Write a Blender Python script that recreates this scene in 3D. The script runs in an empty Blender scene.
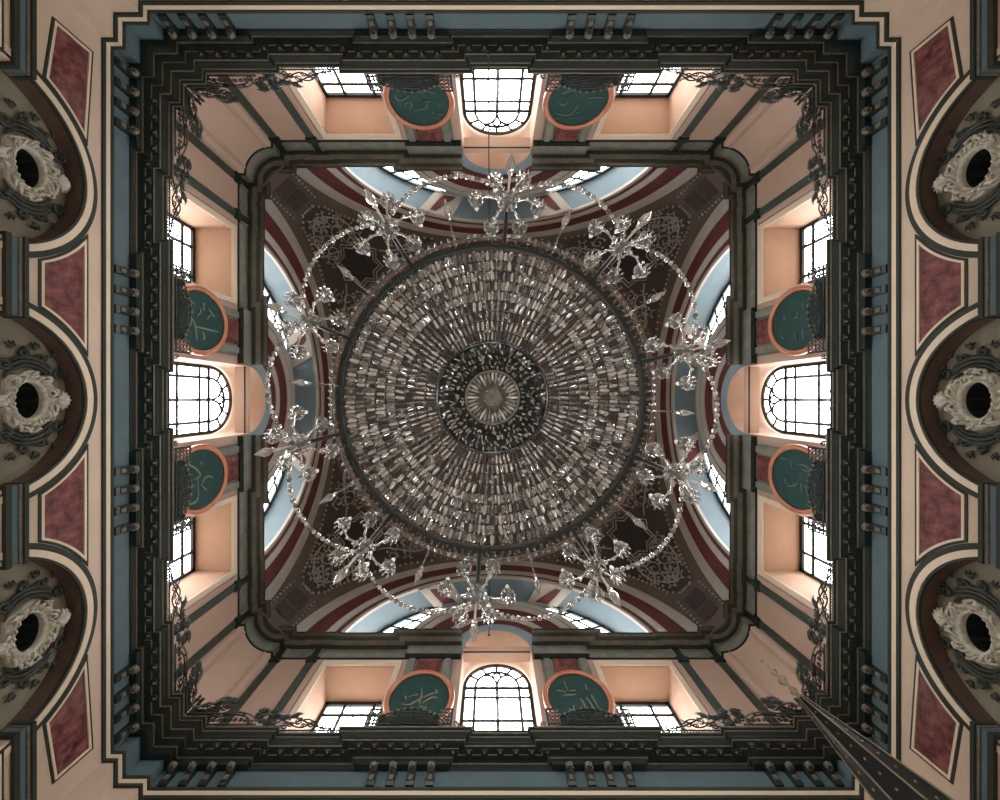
import bpy, bmesh, math, random
from math import sin, cos, pi, sqrt, acos, asin, atan2, radians
from mathutils import Vector, Matrix
random.seed(7)
SC = bpy.context.scene
COL = SC.collection

# ------------------------------------------------------------------ materials
def lin(c):
    c = c / 255.0
    return c / 12.92 if c <= 0.04045 else ((c + 0.055) / 1.055) ** 2.4
def rgb(r, g, b): return (lin(r), lin(g), lin(b), 1.0)

def mat(name, col, rough=0.6, spec=0.3, metal=0.0, noise=0.0, scale=3.0, bump=0.0, bscale=None, col2=None, trans=0.0):
    m = bpy.data.materials.new(name); m.use_nodes = True
    nt = m.node_tree; b = nt.nodes['Principled BSDF']
    b.inputs['Base Color'].default_value = col
    b.inputs['Roughness'].default_value = rough
    b.inputs['Metallic'].default_value = metal
    b.inputs['Specular IOR Level'].default_value = spec
    if trans: b.inputs['Transmission Weight'].default_value = trans
    if noise or bump:
        tc = nt.nodes.new('ShaderNodeTexCoord')
        nz = nt.nodes.new('ShaderNodeTexNoise'); nz.inputs['Scale'].default_value = scale
        nz.inputs['Detail'].default_value = 6; nz.inputs['Roughness'].default_value = 0.6
        nt.links.new(tc.outputs['Object'], nz.inputs['Vector'])
        if noise:
            cr = nt.nodes.new('ShaderNodeValToRGB')
            c2 = col2 or tuple(min(1, x * (1 + noise)) for x in col[:3]) + (1,)
            c1 = tuple(x * (1 - noise) for x in col[:3]) + (1,)
            cr.color_ramp.elements[0].color = c1; cr.color_ramp.elements[0].position = 0.35
            cr.color_ramp.elements[1].color = c2; cr.color_ramp.elements[1].position = 0.68
            nt.links.new(nz.outputs['Fac'], cr.inputs['Fac'])
            nt.links.new(cr.outputs['Color'], b.inputs['Base Color'])
        if bump:
            n2 = nt.nodes.new('ShaderNodeTexNoise'); n2.inputs['Scale'].default_value = bscale or scale * 3
            nt.links.new(tc.outputs['Object'], n2.inputs['Vector'])
            bp = nt.nodes.new('ShaderNodeBump'); bp.inputs['Strength'].default_value = bump
            nt.links.new(n2.outputs['Fac'], bp.inputs['Height'])
            nt.links.new(bp.outputs['Normal'], b.inputs['Normal'])
    return m

M = {}
M['peach'] = mat('peach_plaster', rgb(190, 168, 148), 0.75, 0.2, noise=0.05, scale=1.2, bump=0.03)
M['peach_up'] = mat('rose_peach_plaster', rgb(178, 150, 133), 0.75, 0.2, noise=0.05, scale=1.0, bump=0.03)
M['soffit'] = mat('apricot_plaster', rgb(174, 141, 119), 0.75, 0.2, noise=0.04, scale=1.5)
M['cream'] = mat('cream_trim', rgb(206, 186, 162), 0.6, 0.3, noise=0.03, scale=4)
M['line'] = mat('dark_brown_line', rgb(46, 48, 40), 0.6, 0.3)
M['blue'] = mat('slate_blue_frieze', rgb(84, 99, 103), 0.7, 0.2, noise=0.07, scale=1.6)
M['dark'] = mat('dark_green_bronze', rgb(24, 36, 31), 0.42, 0.5, noise=0.25, scale=3)
M['bronze'] = mat('aged_gilt_moulding', rgb(118, 106, 92), 0.4, 0.5, metal=0.3, noise=0.3, scale=5)
M['bronze2'] = mat('aged_bronze_ball', rgb(96, 90, 78), 0.5, 0.5, noise=0.3, scale=9)
M['graymarble'] = mat('grey_green_marble', rgb(116, 115, 104), 0.5, 0.4, noise=0.22, scale=2.2)
M['stripe'] = mat('dark_marble_pilaster', rgb(56, 62, 53), 0.5, 0.4, noise=0.2, scale=2)
M['red'] = mat('red_marble', rgb(84, 42, 42), 0.35, 0.45, noise=0.45, scale=4.5, col2=rgb(136, 84, 80))
M['maroon'] = mat('maroon_paint', rgb(92, 48, 46), 0.6, 0.3, noise=0.12, scale=2)
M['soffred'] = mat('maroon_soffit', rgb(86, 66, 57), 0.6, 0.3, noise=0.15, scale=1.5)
M['niche'] = mat('olive_grey_plaster', rgb(128, 121, 103), 0.75, 0.2, noise=0.07, scale=1.6)
M['hole'] = mat('dark_shaft', rgb(30, 34, 32), 0.9, 0.1)
M['ivory'] = mat('ivory_carving', rgb(178, 170, 154), 0.5, 0.35, noise=0.2, scale=9)
M['scroll'] = mat('dark_olive_carving', rgb(50, 52, 44), 0.5, 0.4, noise=0.25, scale=9)  # one dark olive-grey tone for all the scrollwork
M['pale'] = mat('pale_blue_plaster', rgb(130, 145, 151), 0.7, 0.2, noise=0.04, scale=1.2)
M['vault'] = mat('pale_blue_plaster_shaded', rgb(112, 128, 136), 0.7, 0.2, noise=0.04, scale=1.2)  # the pale blue paint darkened, so the lunette vault looks less brightly lit
M['archcream'] = mat('grey_cream_band', rgb(170, 162, 152), 0.6, 0.3, noise=0.06, scale=2)
M['pend'] = mat('umber_vault', rgb(88, 76, 68), 0.7, 0.2, noise=0.15, scale=1.4)
M['pendin'] = mat('dark_umber_field', rgb(66, 55, 51), 0.7, 0.2, noise=0.15, scale=1.4)
M['pendline'] = mat('stone_grey_ornament', rgb(150, 138, 126), 0.5, 0.35, noise=0.2, scale=8)
M['star'] = mat('black_brown_star', rgb(38, 28, 26), 0.5, 0.3)
M['ringtan'] = mat('rose_tan_ring', rgb(140, 114, 102), 0.5, 0.3, noise=0.08, scale=3)
M['dome'] = mat('rose_brown_dome', rgb(116, 101, 94), 0.7, 0.2, noise=0.15, scale=0.8)
M['iron'] = mat('black_iron', rgb(40, 42, 38), 0.5, 0.5)
M['rail'] = mat('aged_brass_rail', rgb(44, 46, 39), 0.38, 0.6, metal=0.4, noise=0.4, scale=14)
M['copper'] = mat('copper_rim', rgb(190, 120, 88), 0.32, 0.6, metal=0.25, noise=0.1, scale=4)
M['green'] = mat('bottle_green_board', rgb(34, 62, 58), 0.4, 0.4, noise=0.2, scale=4)
M['gold'] = mat('faded_gold', rgb(120, 118, 92), 0.4, 0.5, metal=0.2)
M['goldfaint'] = mat('dim_gilding', rgb(74, 90, 80), 0.4, 0.5)
M['goldrib'] = mat('old_gold', rgb(150, 132, 106), 0.4, 0.5, metal=0.4)
M['spire'] = mat('black_green_spire', rgb(22, 27, 24), 0.4, 0.5)
M['crystal'] = mat('cut_crystal', rgb(242, 237, 230), 0.05, 1.0, trans=0.75)
M['crystald'] = mat('smoky_crystal', rgb(140, 137, 130), 0.12, 0.9, trans=0.4)
M['rosecrystal'] = mat('warm_crystal', rgb(222, 212, 203), 0.12, 0.9, trans=0.2)
M['candle'] = mat('opal_glass', rgb(226, 218, 208), 0.3, 0.5)
def glasspane():
    m = bpy.data.materials.new('window_glass'); m.use_nodes = True
    nt = m.node_tree; nt.nodes.clear()
    o = nt.nodes.new('ShaderNodeOutputMaterial'); mx = nt.nodes.new('ShaderNodeMixShader')
    t = nt.nodes.new('ShaderNodeBsdfTransparent'); g = nt.nodes.new('ShaderNodeBsdfGlossy')
    g.inputs['Roughness'].default_value = .05; mx.inputs['Fac'].default_value = .05
    nt.links.new(t.outputs[0], mx.inputs[1]); nt.links.new(g.outputs[0], mx.inputs[2]); nt.links.new(mx.outputs[0], o.inputs['Surface'])
    return m
M['pane'] = glasspane()
M['carpet'] = mat('carpet', rgb(134, 130, 122), 0.9, 0.1, noise=0.2, scale=2)
M['stone'] = mat('marble_body', rgb(170, 160, 148), 0.5, 0.3, noise=0.1, scale=3)

# ------------------------------------------------------------------ mesh builder
class MB:
    def __init__(s): s.v = []; s.f = []; s.m = []; s.mats = []; s.sm = []
    def mi(s, key):
        if key not in s.mats: s.mats.append(key)
        return s.mats.index(key)
    def add(s, vs, fs, key, smooth=False):
        n = len(s.v); k = s.mi(key); s.v += [tuple(p) for p in vs]
        for f in fs: s.f.append([i + n for i in f]); s.m.append(k); s.sm.append(smooth)
    def quad(s, a, b, c, d, key): s.add([a, b, c, d], [(0, 1, 2, 3)], key)
    def box(s, x0, x1, y0, y1, z0, z1, key):
        v = [(x, y, z) for x in (x0, x1) for y in (y0, y1) for z in (z0, z1)]
        s.add(v, [(0, 1, 3, 2), (4, 6, 7, 5), (0, 4, 5, 1), (2, 3, 7, 6), (0, 2, 6, 4), (1, 5, 7, 3)], key)
    def ubox(s, u0, u1, w0, w1, z0, z1, key): s.box(u0, u1, -w1, -w0, z0, z1, key)   # wall coordinates
    def loft(s, rings, key, closed=True, caps=True, smooth=True):
        n = len(rings[0]); vs = [p for r in rings for p in r]; fs = []
        for i in range(len(rings) - 1):
            for j in range(n if closed else n - 1):
                k = (j + 1) % n
                fs.append((i * n + j, i * n + k, (i + 1) * n + k, (i + 1) * n + j))
        s.add(vs, fs, key, smooth)
        if caps and closed:
            s.add(rings[0], [tuple(range(n))], key); s.add(rings[-1], [tuple(range(n))], key)
    def tube(s, pts, r, key, sides=6, closed=False, caps=True, smooth=True):
        pts = [Vector(p) for p in pts]; n = len(pts)
        rs = r if isinstance(r, (list, tuple)) else [r] * n
        rings = []; up = None
        for i in range(n):
            a = pts[i - 1] if (i > 0 or closed) else pts[i]
            b = pts[(i + 1) % n] if (i < n - 1 or closed) else pts[i]
            t = (b - a)
            if t.length < 1e-9: t = Vector((0, 0, 1))
            t.normalize()
            if up is None:
                up = Vector((0, 0, 1)) if abs(t.z) < 0.9 else Vector((1, 0, 0))
            x = t.cross(up)
            if x.length < 1e-6: x = t.cross(Vector((0.3, 1, 0.2)))
            x.normalize(); up = x.cross(t); up.normalize()
            rings.append([pts[i] + (x * cos(2 * pi * j / sides) + up * sin(2 * pi * j / sides)) * rs[i] for j in range(sides)])
        if closed: rings.append(rings[0])
        s.loft(rings, key, True, caps and not closed, smooth)
    def lathe(s, prof, n, key, c=(0, 0, 0), smooth=True, ex=1.0):
        rings = [[(c[0] + r * cos(2 * pi * j / n) * ex, c[1] + r * sin(2 * pi * j / n), c[2] + z) for j in range(n)] for r, z in prof]
        s.loft(rings, key, True, False, smooth)
    def ball(s, c, r, key, n=8, sz=1.0):
        s.lathe([(max(1e-4, r * sin(pi * i / (n // 2 + 1))), -r * sz * cos(pi * i / (n // 2 + 1))) for i in range(n // 2 + 2)], n, key, c)
    def prism(s, poly, fa, fb, key):
        """poly of 2D points, fa / fb map them to the two end faces"""
        a = [fa(p) for p in poly]; b = [fb(p) for p in poly]; n = len(poly)
        s.add(a + b, [tuple(range(n)), tuple(range(n, 2 * n))] + [(i, (i + 1) % n, n + (i + 1) % n, n + i) for i in range(n)], key)
    def build(s, name, parent=None, recalc=True):
        me = bpy.data.meshes.new(name)
        me.from_pydata(s.v, [], s.f)
        for k in s.mats: me.materials.append(M[k])
        me.polygons.foreach_set('material_index', s.m)
        me.polygons.foreach_set('use_smooth', s.sm)
        if recalc:
            bm = bmesh.new(); bm.from_mesh(me)
            bmesh.ops.remove_doubles(bm, verts=bm.verts, dist=1e-5)
            bmesh.ops.recalc_face_normals(bm, faces=bm.faces); bm.to_mesh(me); bm.free()
        me.update()
        return link(name, me, parent)

def link(name, data, parent=None):
    o = bpy.data.objects.new(name, data); COL.objects.link(o)
    if parent: o.parent = parent
    return o
def empty(name, loc=(0, 0, 0), rz=0.0):
    o = link(name, None); o.location = loc; o.rotation_euler.z = rz
    o.empty_display_size = 0.1
    return o
def tag(o, label, cat, group=None):
    o['label'] = label; o['category'] = cat
    if group: o['group'] = group
    return o
def struct(o): o['kind'] = 'structure'; return o
def copy_tree(o, parent=None):
    c = o.copy(); COL.objects.link(c)
    if parent: c.parent = parent
    for ch in o.children: copy_tree(ch, c)
    return c

def P(u, w, z): return (u, -w, z)          # wall coordinates of the side at the picture's top
W = 10.0
SIDES = ['top', 'right', 'bottom', 'left']
def rz(k): return k * pi / 2
def poslabel(k, u):                          # which of the two, in the photo
    if k == 0: return 'left' if u < 0 else 'right'
    if k == 1: return 'upper' if u < 0 else 'lower'
    if k == 2: return 'right' if u < 0 else 'left'
    return 'lower' if u < 0 else 'upper'

# ------------------------------------------------------------------ plan loops
def offset_loop(pts, o, closed=True):
    n = len(pts); out = []
    for i in range(n):
        p = Vector(pts[i])
        a = Vector(pts[i - 1]) if (i > 0 or closed) else None
        b = Vector(pts[(i + 1) % n]) if (i < n - 1 or closed) else None
        n1 = n2 = None
        if a is not None: d = (p - a).normalized(); n1 = Vector((-d.y, d.x))
        if b is not None: d = (b - p).normalized(); n2 = Vector((-d.y, d.x))
        if n1 is None: q = p + n2 * o
        elif n2 is None: q = p + n1 * o
        else:
            m = n1 + n2; k = m.dot(n1)
            q = p + m * (o / k) if abs(k) > 1e-6 else p + n1 * o
        out.append((q.x, q.y))
    return out
def sweep(mb, pts, prof, key, closed=True, keys=None):
    loops = []
    for o, z in prof: loops.append([(x, y, z) for x, y in offset_loop(pts, o, closed)])
    for i in range(len(loops) - 1):
        mb.loft([loops[i], loops[i + 1]], keys[i] if keys else key, closed, False, False)
    if not closed:
        for e in (0, -1): mb.add([l[e] for l in loops], [tuple(range(len(loops)))], key)
def room_loop(jog=0.0):
    loop = []
    for k in range(4):
        j = jog; h = []
        h += [(-9.7 + j, 9.7 - j), (-9.07 + j, 9.7 - j), (-9.07 + j, 10 - j)]
        if j:
            h += [(-6.85, 10 - j), (-6.85, 10), (-3.9, 10), (-3.9, 10 - j), (-1.42, 10 - j), (-1.42, 10),
                  (1.42, 10), (1.42, 10 - j), (3.9, 10 - j), (3.9, 10), (6.85, 10), (6.85, 10 - j)]
        h += [(9.07 - j, 10 - j), (9.07 - j, 9.7 - j)]
        a = rz(k)
        for u, w in h:
            x, y = u, -w
            loop.append((x * cos(a) - y * sin(a), x * sin(a) + y * cos(a)))
    return loop

# ------------------------------------------------------------------ walls
def arch_wall(mb, u0, u1, z0, z1, w, ops, key, rkey, N=24):
    """flat wall with openings: (uc, half, spring or top, 'arch'|'rect', sill, depth)"""
    cur = u0
    for uc, h, zs, typ, sill, dep in sorted(ops):
        mb.quad(P(cur, w, z0), P(uc - h, w, z0), P(uc - h, w, z1), P(cur, w, z1), key)
        mb.quad(P(uc - h, w, z0), P(uc + h, w, z0), P(uc + h, w, sill), P(uc - h, w, sill), key)
        if typ == 'arch': arc = [(uc - h * cos(pi * i / N), zs + h * sin(pi * i / N)) for i in range(N + 1)]
        else: arc = [(uc - h, zs), (uc + h, zs)]
        for a, b in zip(arc, arc[1:]):
            mb.quad(P(a[0], w, a[1]), P(b[0], w, b[1]), P(b[0], w, z1), P(a[0], w, z1), key)
        loop = [(uc - h, sill)] + arc + [(uc + h, sill)]
        for a, b in zip(loop, loop[1:] + loop[:1]):
            mb.quad(P(a[0], w, a[1]), P(b[0], w, b[1]), P(b[0], w + dep, b[1]), P(a[0], w + dep, a[1]), rkey)
        cur = uc + h
    mb.quad(P(cur, w, z0), P(u1, w, z0), P(u1, w, z1), P(cur, w, z1), key)

NU = [-5.06, 0.0, 5.06]; NR = 1.89; NZ = 7.68; EYE = (8.72, 0.40, 0.275)
def ring_sector(mb, uc, zc, r1, r2, w0, w1, zmin, key, N=48, back=False):
    d = zmin - zc
    t1 = acos(max(-1, min(1, d / r1))); t2 = acos(max(-1, min(1, d / r2)))
    A = []; B = []
    for i in range(N + 1):
        f = -1 + 2 * i / N
        A.append((uc + r1 * sin(t1 * f), zc + r1 * cos(t1 * f))); B.append((uc + r2 * sin(t2 * f), zc + r2 * cos(t2 * f)))
    for i in range(N):
        a, b, c, d2 = A[i], A[i + 1], B[i + 1], B[i]
        mb.quad(P(*[a[0], w0, a[1]]), P(b[0], w0, b[1]), P(c[0], w0, c[1]), P(d2[0], w0, d2[1]), key)
        mb.quad(P(a[0], w0, a[1]), P(b[0], w0, b[1]), P(b[0], w1, b[1]), P(a[0], w1, a[1]), key)
        mb.quad(P(d2[0], w0, d2[1]), P(c[0], w0, c[1]), P(c[0], w1, c[1]), P(d2[0], w1, d2[1]), key)

def build_wall_meshes():
    parts = {}
    lo = MB()
    arch_wall(lo, -10, 10, -1.5, 5.0, W, [(u, 1.3, 4.2, 'rect', 0.2, 0.5) for u in NU], 'peach', 'peach')
    arch_wall(lo, -10, 10, 5.0, 11.2, W, [(u, NR, NZ, 'arch', 5.6, 0.42) for u in NU], 'peach', 'soffred', 40)
    # niche back walls with an oval shaft each
    ze, ea, eb = EYE
    for uc in NU:
        N = 20
        for sgn in (-1, 1):
            arc = [(uc + sgn * NR * sin(pi / 2 * i / N), NZ + NR * cos(pi / 2 * i / N)) for i in range(N + 1)]
            poly = arc + [(uc + sgn * NR, 5.6), (uc, 5.6)] + [(uc + sgn * ea * sin(pi * i / 20), ze - eb * cos(pi * i / 20)) for i in range(21)]
            lo.add([P(u, W + 0.42, z) for u, z in poly], [tuple(range(len(poly)))], 'niche')
        el = [(uc + ea * cos(2 * pi * i / 32), ze + eb * sin(2 * pi * i / 32)) for i in range(32)]
        lo.loft([[P(u, W + 0.42, z) for u, z in el], [P(u, W + 0.9, z) for u, z in el]], 'hole', True, False)
        lo.add([P(u, W + 0.9, z) for u, z in el], [tuple(range(32))], 'hole')
    # corner pier (L in plan) at the u>0 end
    for (a, b, c, d) in ((9.07, 10, 9.7, 10), (9.7, 10, 9.07, 9.7)):
        lo.ubox(a, b, c, d, -1.5, 11.0, 'peach')
    parts['wall'] = lo
    # gallery wall
    up = MB()
    ops = [(-5.13, 1.30, 15.03, 'rect', 11.3, 1.5), (5.13, 1.30, 15.03, 'rect', 11.3, 1.5)]
    arch_wall(up, -9, -1.35, 11.2, 16.2, W, ops[:1], 'peach_up', 'soffit')
    arch_wall(up, 1.35, 9, 11.2, 16.2, W, ops[1:], 'peach_up', 'soffit')
    # central recess: jambs and barrel
    N = 32
    loop = [(-1.35, 11.3)] + [(-1.35 * cos(pi * i / N), 15.98 + 1.35 * sin(pi * i / N)) for i in range(N + 1)] + [(1.35, 11.3)]
    for a, b in zip(loop, loop[1:]):
        up.quad(P(a[0], W, a[1]), P(b[0], W, b[1]), P(b[0], 11.5, b[1]), P(a[0], 11.5, a[1]), 'soffit')
    up.quad(P(-1.35, W, 11.2), P(1.35, W, 11.2), P(1.35, W, 11.3), P(-1.35, W, 11.3), 'peach_up')
    up.quad(P(-1.35, W, 11.3), P(1.35, W, 11.3), P(1.35, 11.5, 11.3), P(-1.35, 11.5, 11.3), 'peach_up')
    # rounded corner at the u>0 end
    c = [(8.72, 10), (8.72, 9.75)] + [(8.72 + 1.03 * sin(pi / 2 * i / 12), 8.72 + 1.03 * cos(pi / 2 * i / 12)) for i in range(13)] + [(9.75, 8.72), (10, 8.72)]
    up.loft([[P(u, w, 11.2) for u, w in c], [P(u, w, 16.2) for u, w in c]], 'peach_up', False, False)
    up.quad(P(-10, W, 16.2), P(10, W, 16.2), P(10, 10.62, 16.2), P(-10, 10.62, 16.2), 'peach_up')
    parts['gallery_wall'] = up
    return parts

def place(o, k, u, w, z):
    a = rz(k); x, y = u, -w
    o.location = (x * cos(a) - y * sin(a), x * sin(a) + y * cos(a), z); o.rotation_euler.z = a
WALLN = ['wall_back', 'wall_right', 'wall_front', 'wall_left']
wm = build_wall_meshes()
proto_wall = wm['wall'].build(WALLN[0]); struct(proto_wall)
proto_gal = wm['gallery_wall'].build('gallery_wall', proto_wall)

# pilaster strips, casings, marble pilasters as parts
def tube2(mb, pts, r, key, w, **k): mb.tube([P(u, w, z) for u, z in pts], r, key, **k)
for u in (-8.5, -7.1, 7.1, 8.5):
    b = MB(); b.ubox(u - .14, u + .14, W - .06, W + .05, 11.2, 15.5, 'stripe')
    b.ubox(u - .19, u + .19, W - .1, W + .05, 15.18, 15.46, 'dark')
    b.ubox(u - .19, u + .19, W - .1, W + .05, 11.2, 11.5, 'dark'); b.ubox(u - .12, u + .12, W - .1, W, 15.46, 15.98, 'dark')
    b.build('pilaster_strip', proto_wall)
for sg in (-1, 1):
    b = MB()                                  # window casing
    a0, a1 = 5.13 - 1.30, 5.13 + 1.30; t = .2
    us = [(sg * x) for x in (a0 - t, a0, a1, a1 + t)]
    b.ubox(min(us[0], us[1]), max(us[0], us[1]), W - .05, W + .02, 11.2, 15.28, 'cream')
    b.ubox(min(us[2], us[3]), max(us[2], us[3]), W - .05, W + .02, 11.2, 15.28, 'cream')
    b.ubox(min(us[1], us[2]), max(us[1], us[2]), W - .05, W + .02, 15.03, 15.28, 'cream')
    b.build('window_casing', proto_wall)
    b = MB()                                  # marble pilaster behind the roundel
    u0, u1 = sorted((sg * 1.68, sg * 3.42))
    b.ubox(u0, u1, W - .1, W + .05, 11.2, 15.46, 'graymarble')
    b.ubox(u0 + .08, u0 + .32, W - .16, W, 11.2, 15.46, 'graymarble'); b.ubox(u1 - .32, u1 - .08, W - .16, W, 11.2, 15.46, 'graymarble')
    b.ubox(u0, u1, W - .2, W, 15.25, 15.46, 'dark')
    p = b.build('marble_pilaster', proto_wall)
    b = MB(); b.ubox(u0 + .42, u1 - .42, W - .14, W, 11.4, 15.25, 'red'); b.build('marble_inlay', p)
# corner lines of the gallery
for u in (-8.95, 8.95):
    b = MB(); b.ubox(u - .05, u + .05, W - .31, W - .2, 11.2, 15.44, 'peach_up'); b.build('corner_moulding', proto_wall)
for u in (-6.75, 6.75):
    b = MB(); b.ubox(u - .04, u + .04, W - .05, W + .05, 11.2, 15.3, 'peach_up'); b.build('corner_moulding', proto_wall)

# niche mouldings
def arc_band(mb, uc, r1, r2, w0, w1, key, zmin=5.6, N=40):
    for i in range(N):
        t0 = -pi / 2 + pi * i / N; t1 = -pi / 2 + pi * (i + 1) / N
        q = [(uc + r * sin(t), NZ + r * cos(t)) for r, t in ((r1, t0), (r1, t1), (r2, t1), (r2, t0))]
        mb.quad(*[P(u, w0, z) for u, z in q], key)
        mb.quad(P(q[0][0], w0, q[0][1]), P(q[1][0], w0, q[1][1]), P(q[1][0], w1, q[1][1]), P(q[0][0], w1, q[0][1]), key)
        mb.quad(P(q[3][0], w0, q[3][1]), P(q[2][0], w0, q[2][1]), P(q[2][0], w1, q[2][1]), P(q[3][0], w1, q[3][1]), key)
    for sg in (-1, 1):
        a, b = sorted((uc + sg * r1, uc + sg * r2)); mb.ubox(a, b, w0, w1, zmin, NZ, key)
for uc in NU:
    b = MB()
    arc_band(b, uc, NR - .02, NR + .03, W - .05, W + .02, 'line')
    arc_band(b, uc, NR + .03, NR + .17, W - .07, W + .02, 'cream')
    arc_band(b, uc, NR + .17, NR + .30, W - .04, W + .02, 'line')
    b.build('niche_archivolt', proto_wall)
# impost blocks on the piers
for u0, u1 in ((-8.62, -6.76), (-3.36, -1.70), (1.70, 3.36), (6.76, 8.62)):
    b = MB(); dz = .14 if abs(u0 + u1) > 10 else 0
    b.ubox(u0, u1, W - .16, W + .3, 8.22, 8.30, 'line')
    b.ubox(u0 + .02, u1 - .02, W - .12, W + .3, 8.16, 8.22, 'bronze2')
    b.ubox(u0 + .03, u1 - .03, W - .09, W + .3, 8.02, 8.16, 'blue')
    b.ubox(u0, u1, W - .14, W + .3, 7.92, 8.02, 'line')
    b.ubox(u0 + .08, u1 - .08, W - .05, W + .3, 5.6, 7.92, 'peach')
    o = b.build('impost_block', proto_wall); o.location.z = dz

# lunette above the gallery: great arch bands, small arch bands, vault, ribs
GZ = 14.93; GF = 9.4; SZ = 15.98
lun = MB()
for r1, r2, key, wf in ((7.83, 8.46, 'archcream', GF - .04), (7.0, 7.83, 'maroon', GF), (6.65, 7.0, 'archcream', GF - .04), (6.41, 6.65, 'maroon', GF), (6.25, 6.41, 'archcream', GF - .03)):
    ring_sector(lun, 0, GZ, r1, r2, wf, GF + .1, 15.99, key, 72)
ring_sector(lun, 0, GZ, 8.44, 9.4, GF + .05, GF + .1, 15.99, 'pend', 48)
arch_proto = lun.build('great_arch', proto_wall)
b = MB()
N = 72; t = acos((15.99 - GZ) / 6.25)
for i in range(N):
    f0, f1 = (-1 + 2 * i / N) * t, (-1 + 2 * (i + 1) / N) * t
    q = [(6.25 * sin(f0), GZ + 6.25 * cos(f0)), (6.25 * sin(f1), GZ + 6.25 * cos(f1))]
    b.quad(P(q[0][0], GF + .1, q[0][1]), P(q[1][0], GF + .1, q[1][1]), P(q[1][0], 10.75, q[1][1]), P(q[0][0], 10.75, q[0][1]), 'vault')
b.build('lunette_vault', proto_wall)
b = MB()
for r1, r2, key, wf in ((1.356, 1.8, 'pale', W - .02), (1.8, 2.2, 'maroon', W + .02), (2.2, 2.5, 'archcream', W - .02), (2.5, 3.2, 'maroon', W + .02),
                        (3.2, 3.55, 'archcream', W - .02), (3.55, 3.64, 'line', W + .02), (3.64, 3.95, 'archcream', W)):
    ring_sector(b, 0, SZ, r1, r2, wf, 10.55, 15.9 if r1 > 1.5 else 15.98, key, 64)
b.build('inner_arch', proto_wall)
def vp(th, w, dr=0.0): return P((6.25 - dr) * sin(th), w, GZ + (6.25 - dr) * cos(th))
def vault_strip(mb, tha, thb, wa, wb, key, dr, n=6):
    """patch on the vault between angle pairs at depth wa and at depth wb"""
    g = []
    for i in range(n + 1):
        f = i / n
        g.append([vp(radians(tha[0] + (tha[1] - tha[0]) * f), wa, dr), vp(radians(thb[0] + (thb[1] - thb[0]) * f), wb, dr)])
    for i in range(n):
        mb.quad(g[i][0], g[i + 1][0], g[i + 1][1], g[i][1], key)
    mb.quad(g[0][0], g[0][1], vp(radians(thb[0]), wb), vp(radians(tha[0]), wa), key)
    mb.quad(g[-1][0], g[-1][1], vp(radians(thb[1]), wb), vp(radians(tha[1]), wa), key)
for sg in (-1, 1):
    b = MB()
    vault_strip(b, (sg * 21.5, sg * 25), (sg * 15.5, sg * 19), GF + .03, 10.6, 'archcream', .10)
    vault_strip(b, (sg * 33.5, sg * 38), (sg * 25.5, sg * 29.5), GF + .03, 10.6, 'archcream', .10)
    vault_strip(b, (sg * 25, sg * 33.5), (sg * 19, sg * 25.5), GF + .03, 10.6, 'archcream', .05)
    p = b.build('vault_rib', proto_wall)
    b = MB(); vault_strip(b, (sg * 29.5, sg * 33.2), (sg * 19.3, sg * 25.3), GF + .2, 10.5, 'maroon', .08); b.build('vault_panel', p)

walls = [proto_wall]
for k in range(1, 4):
    c = copy_tree(proto_wall); c.name = WALLN[k]; c.rotation_euler.z = rz(k); walls.append(c)

# ------------------------------------------------------------------ floor, dome
b = MB(); b.box(-10.2, 10.2, -10.2, 10.2, -1.7, -1.5, 'carpet'); struct(b.build('floor'))
dome = MB()
dome.lathe([(9.62, 23.2), (9.38, 23.27), (9.34, 23.34), (9.34, 23.44), (9.4, 23.52)], 96, 'ringtan')
dome.lathe([(9.4, 23.52), (9.32, 23.53)], 96, 'pend')
dome.lathe([(9.32, 23.52), (9.25, 24.6)], 96, 'pend')
dome.lathe([(9.25, 24.6), (9.0, 24.65), (9.0, 24.8)], 96, 'ringtan')
dome.lathe([(9.0 * cos(pi / 2 * i / 24), 24.8 + 7.4 * sin(pi / 2 * i / 24)) for i in range(23)] + [(0.01, 32.2)], 96, 'dome')
ceiling = struct(dome.build('ceiling'))
b = MB()
for i in range(16):
    a = 2 * pi * i / 16
    b.tube([(8.95 * cos(e) * cos(a), 8.95 * cos(e) * sin(a), 24.8 + 7.3 * sin(e)) for e in [pi / 2 * j / 14 for j in range(13)]], .13, 'ringtan', 5)
b.build('dome_rib', ceiling)
b = MB()
for i in range(120):
    a = 2 * pi * i / 120
    for (r, z) in ((9.22, 24.0),):
        b.tube([(r * cos(a), r * sin(a), z - .22), (r * cos(a), r * sin(a), z + .22)], [.06, .09], 'pendline', 5)
b.build('drum_ornament', ceiling)
# pendentives
PR = sqrt(GF * GF + 8.46 ** 2)
def sph(b_, a_, e=0.0):
    """point on the pendentive sphere: b_ height angle (deg), a_ metres sideways from the diagonal"""
    el = radians(b_); r = PR - e
    az = pi / 4 + a_ / (PR * cos(el))
    return (r * cos(el) * cos(az), r * cos(el) * sin(az), GZ + r * sin(el))
def pend_half(b_):
    rho = PR * cos(radians(b_))
    return max(0.0, (pi / 4 - acos(min(1, GF / rho)))) * rho
E0 = 4.3; E1 = math.degrees(acos(GF / PR))
pb = MB(); rows = []
for i in range(33):
    e = E0 + (E1 - E0) * i / 32
    h = pend_half(e); rows.append([sph(e, h * (-1 + 2 * j / 24)) for j in range(25)])
for r0, r1 in zip(rows, rows[1:]): pb.loft([r0, r1], 'pend', False, False)
pend = pb.build('pendentive', ceiling)
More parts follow.
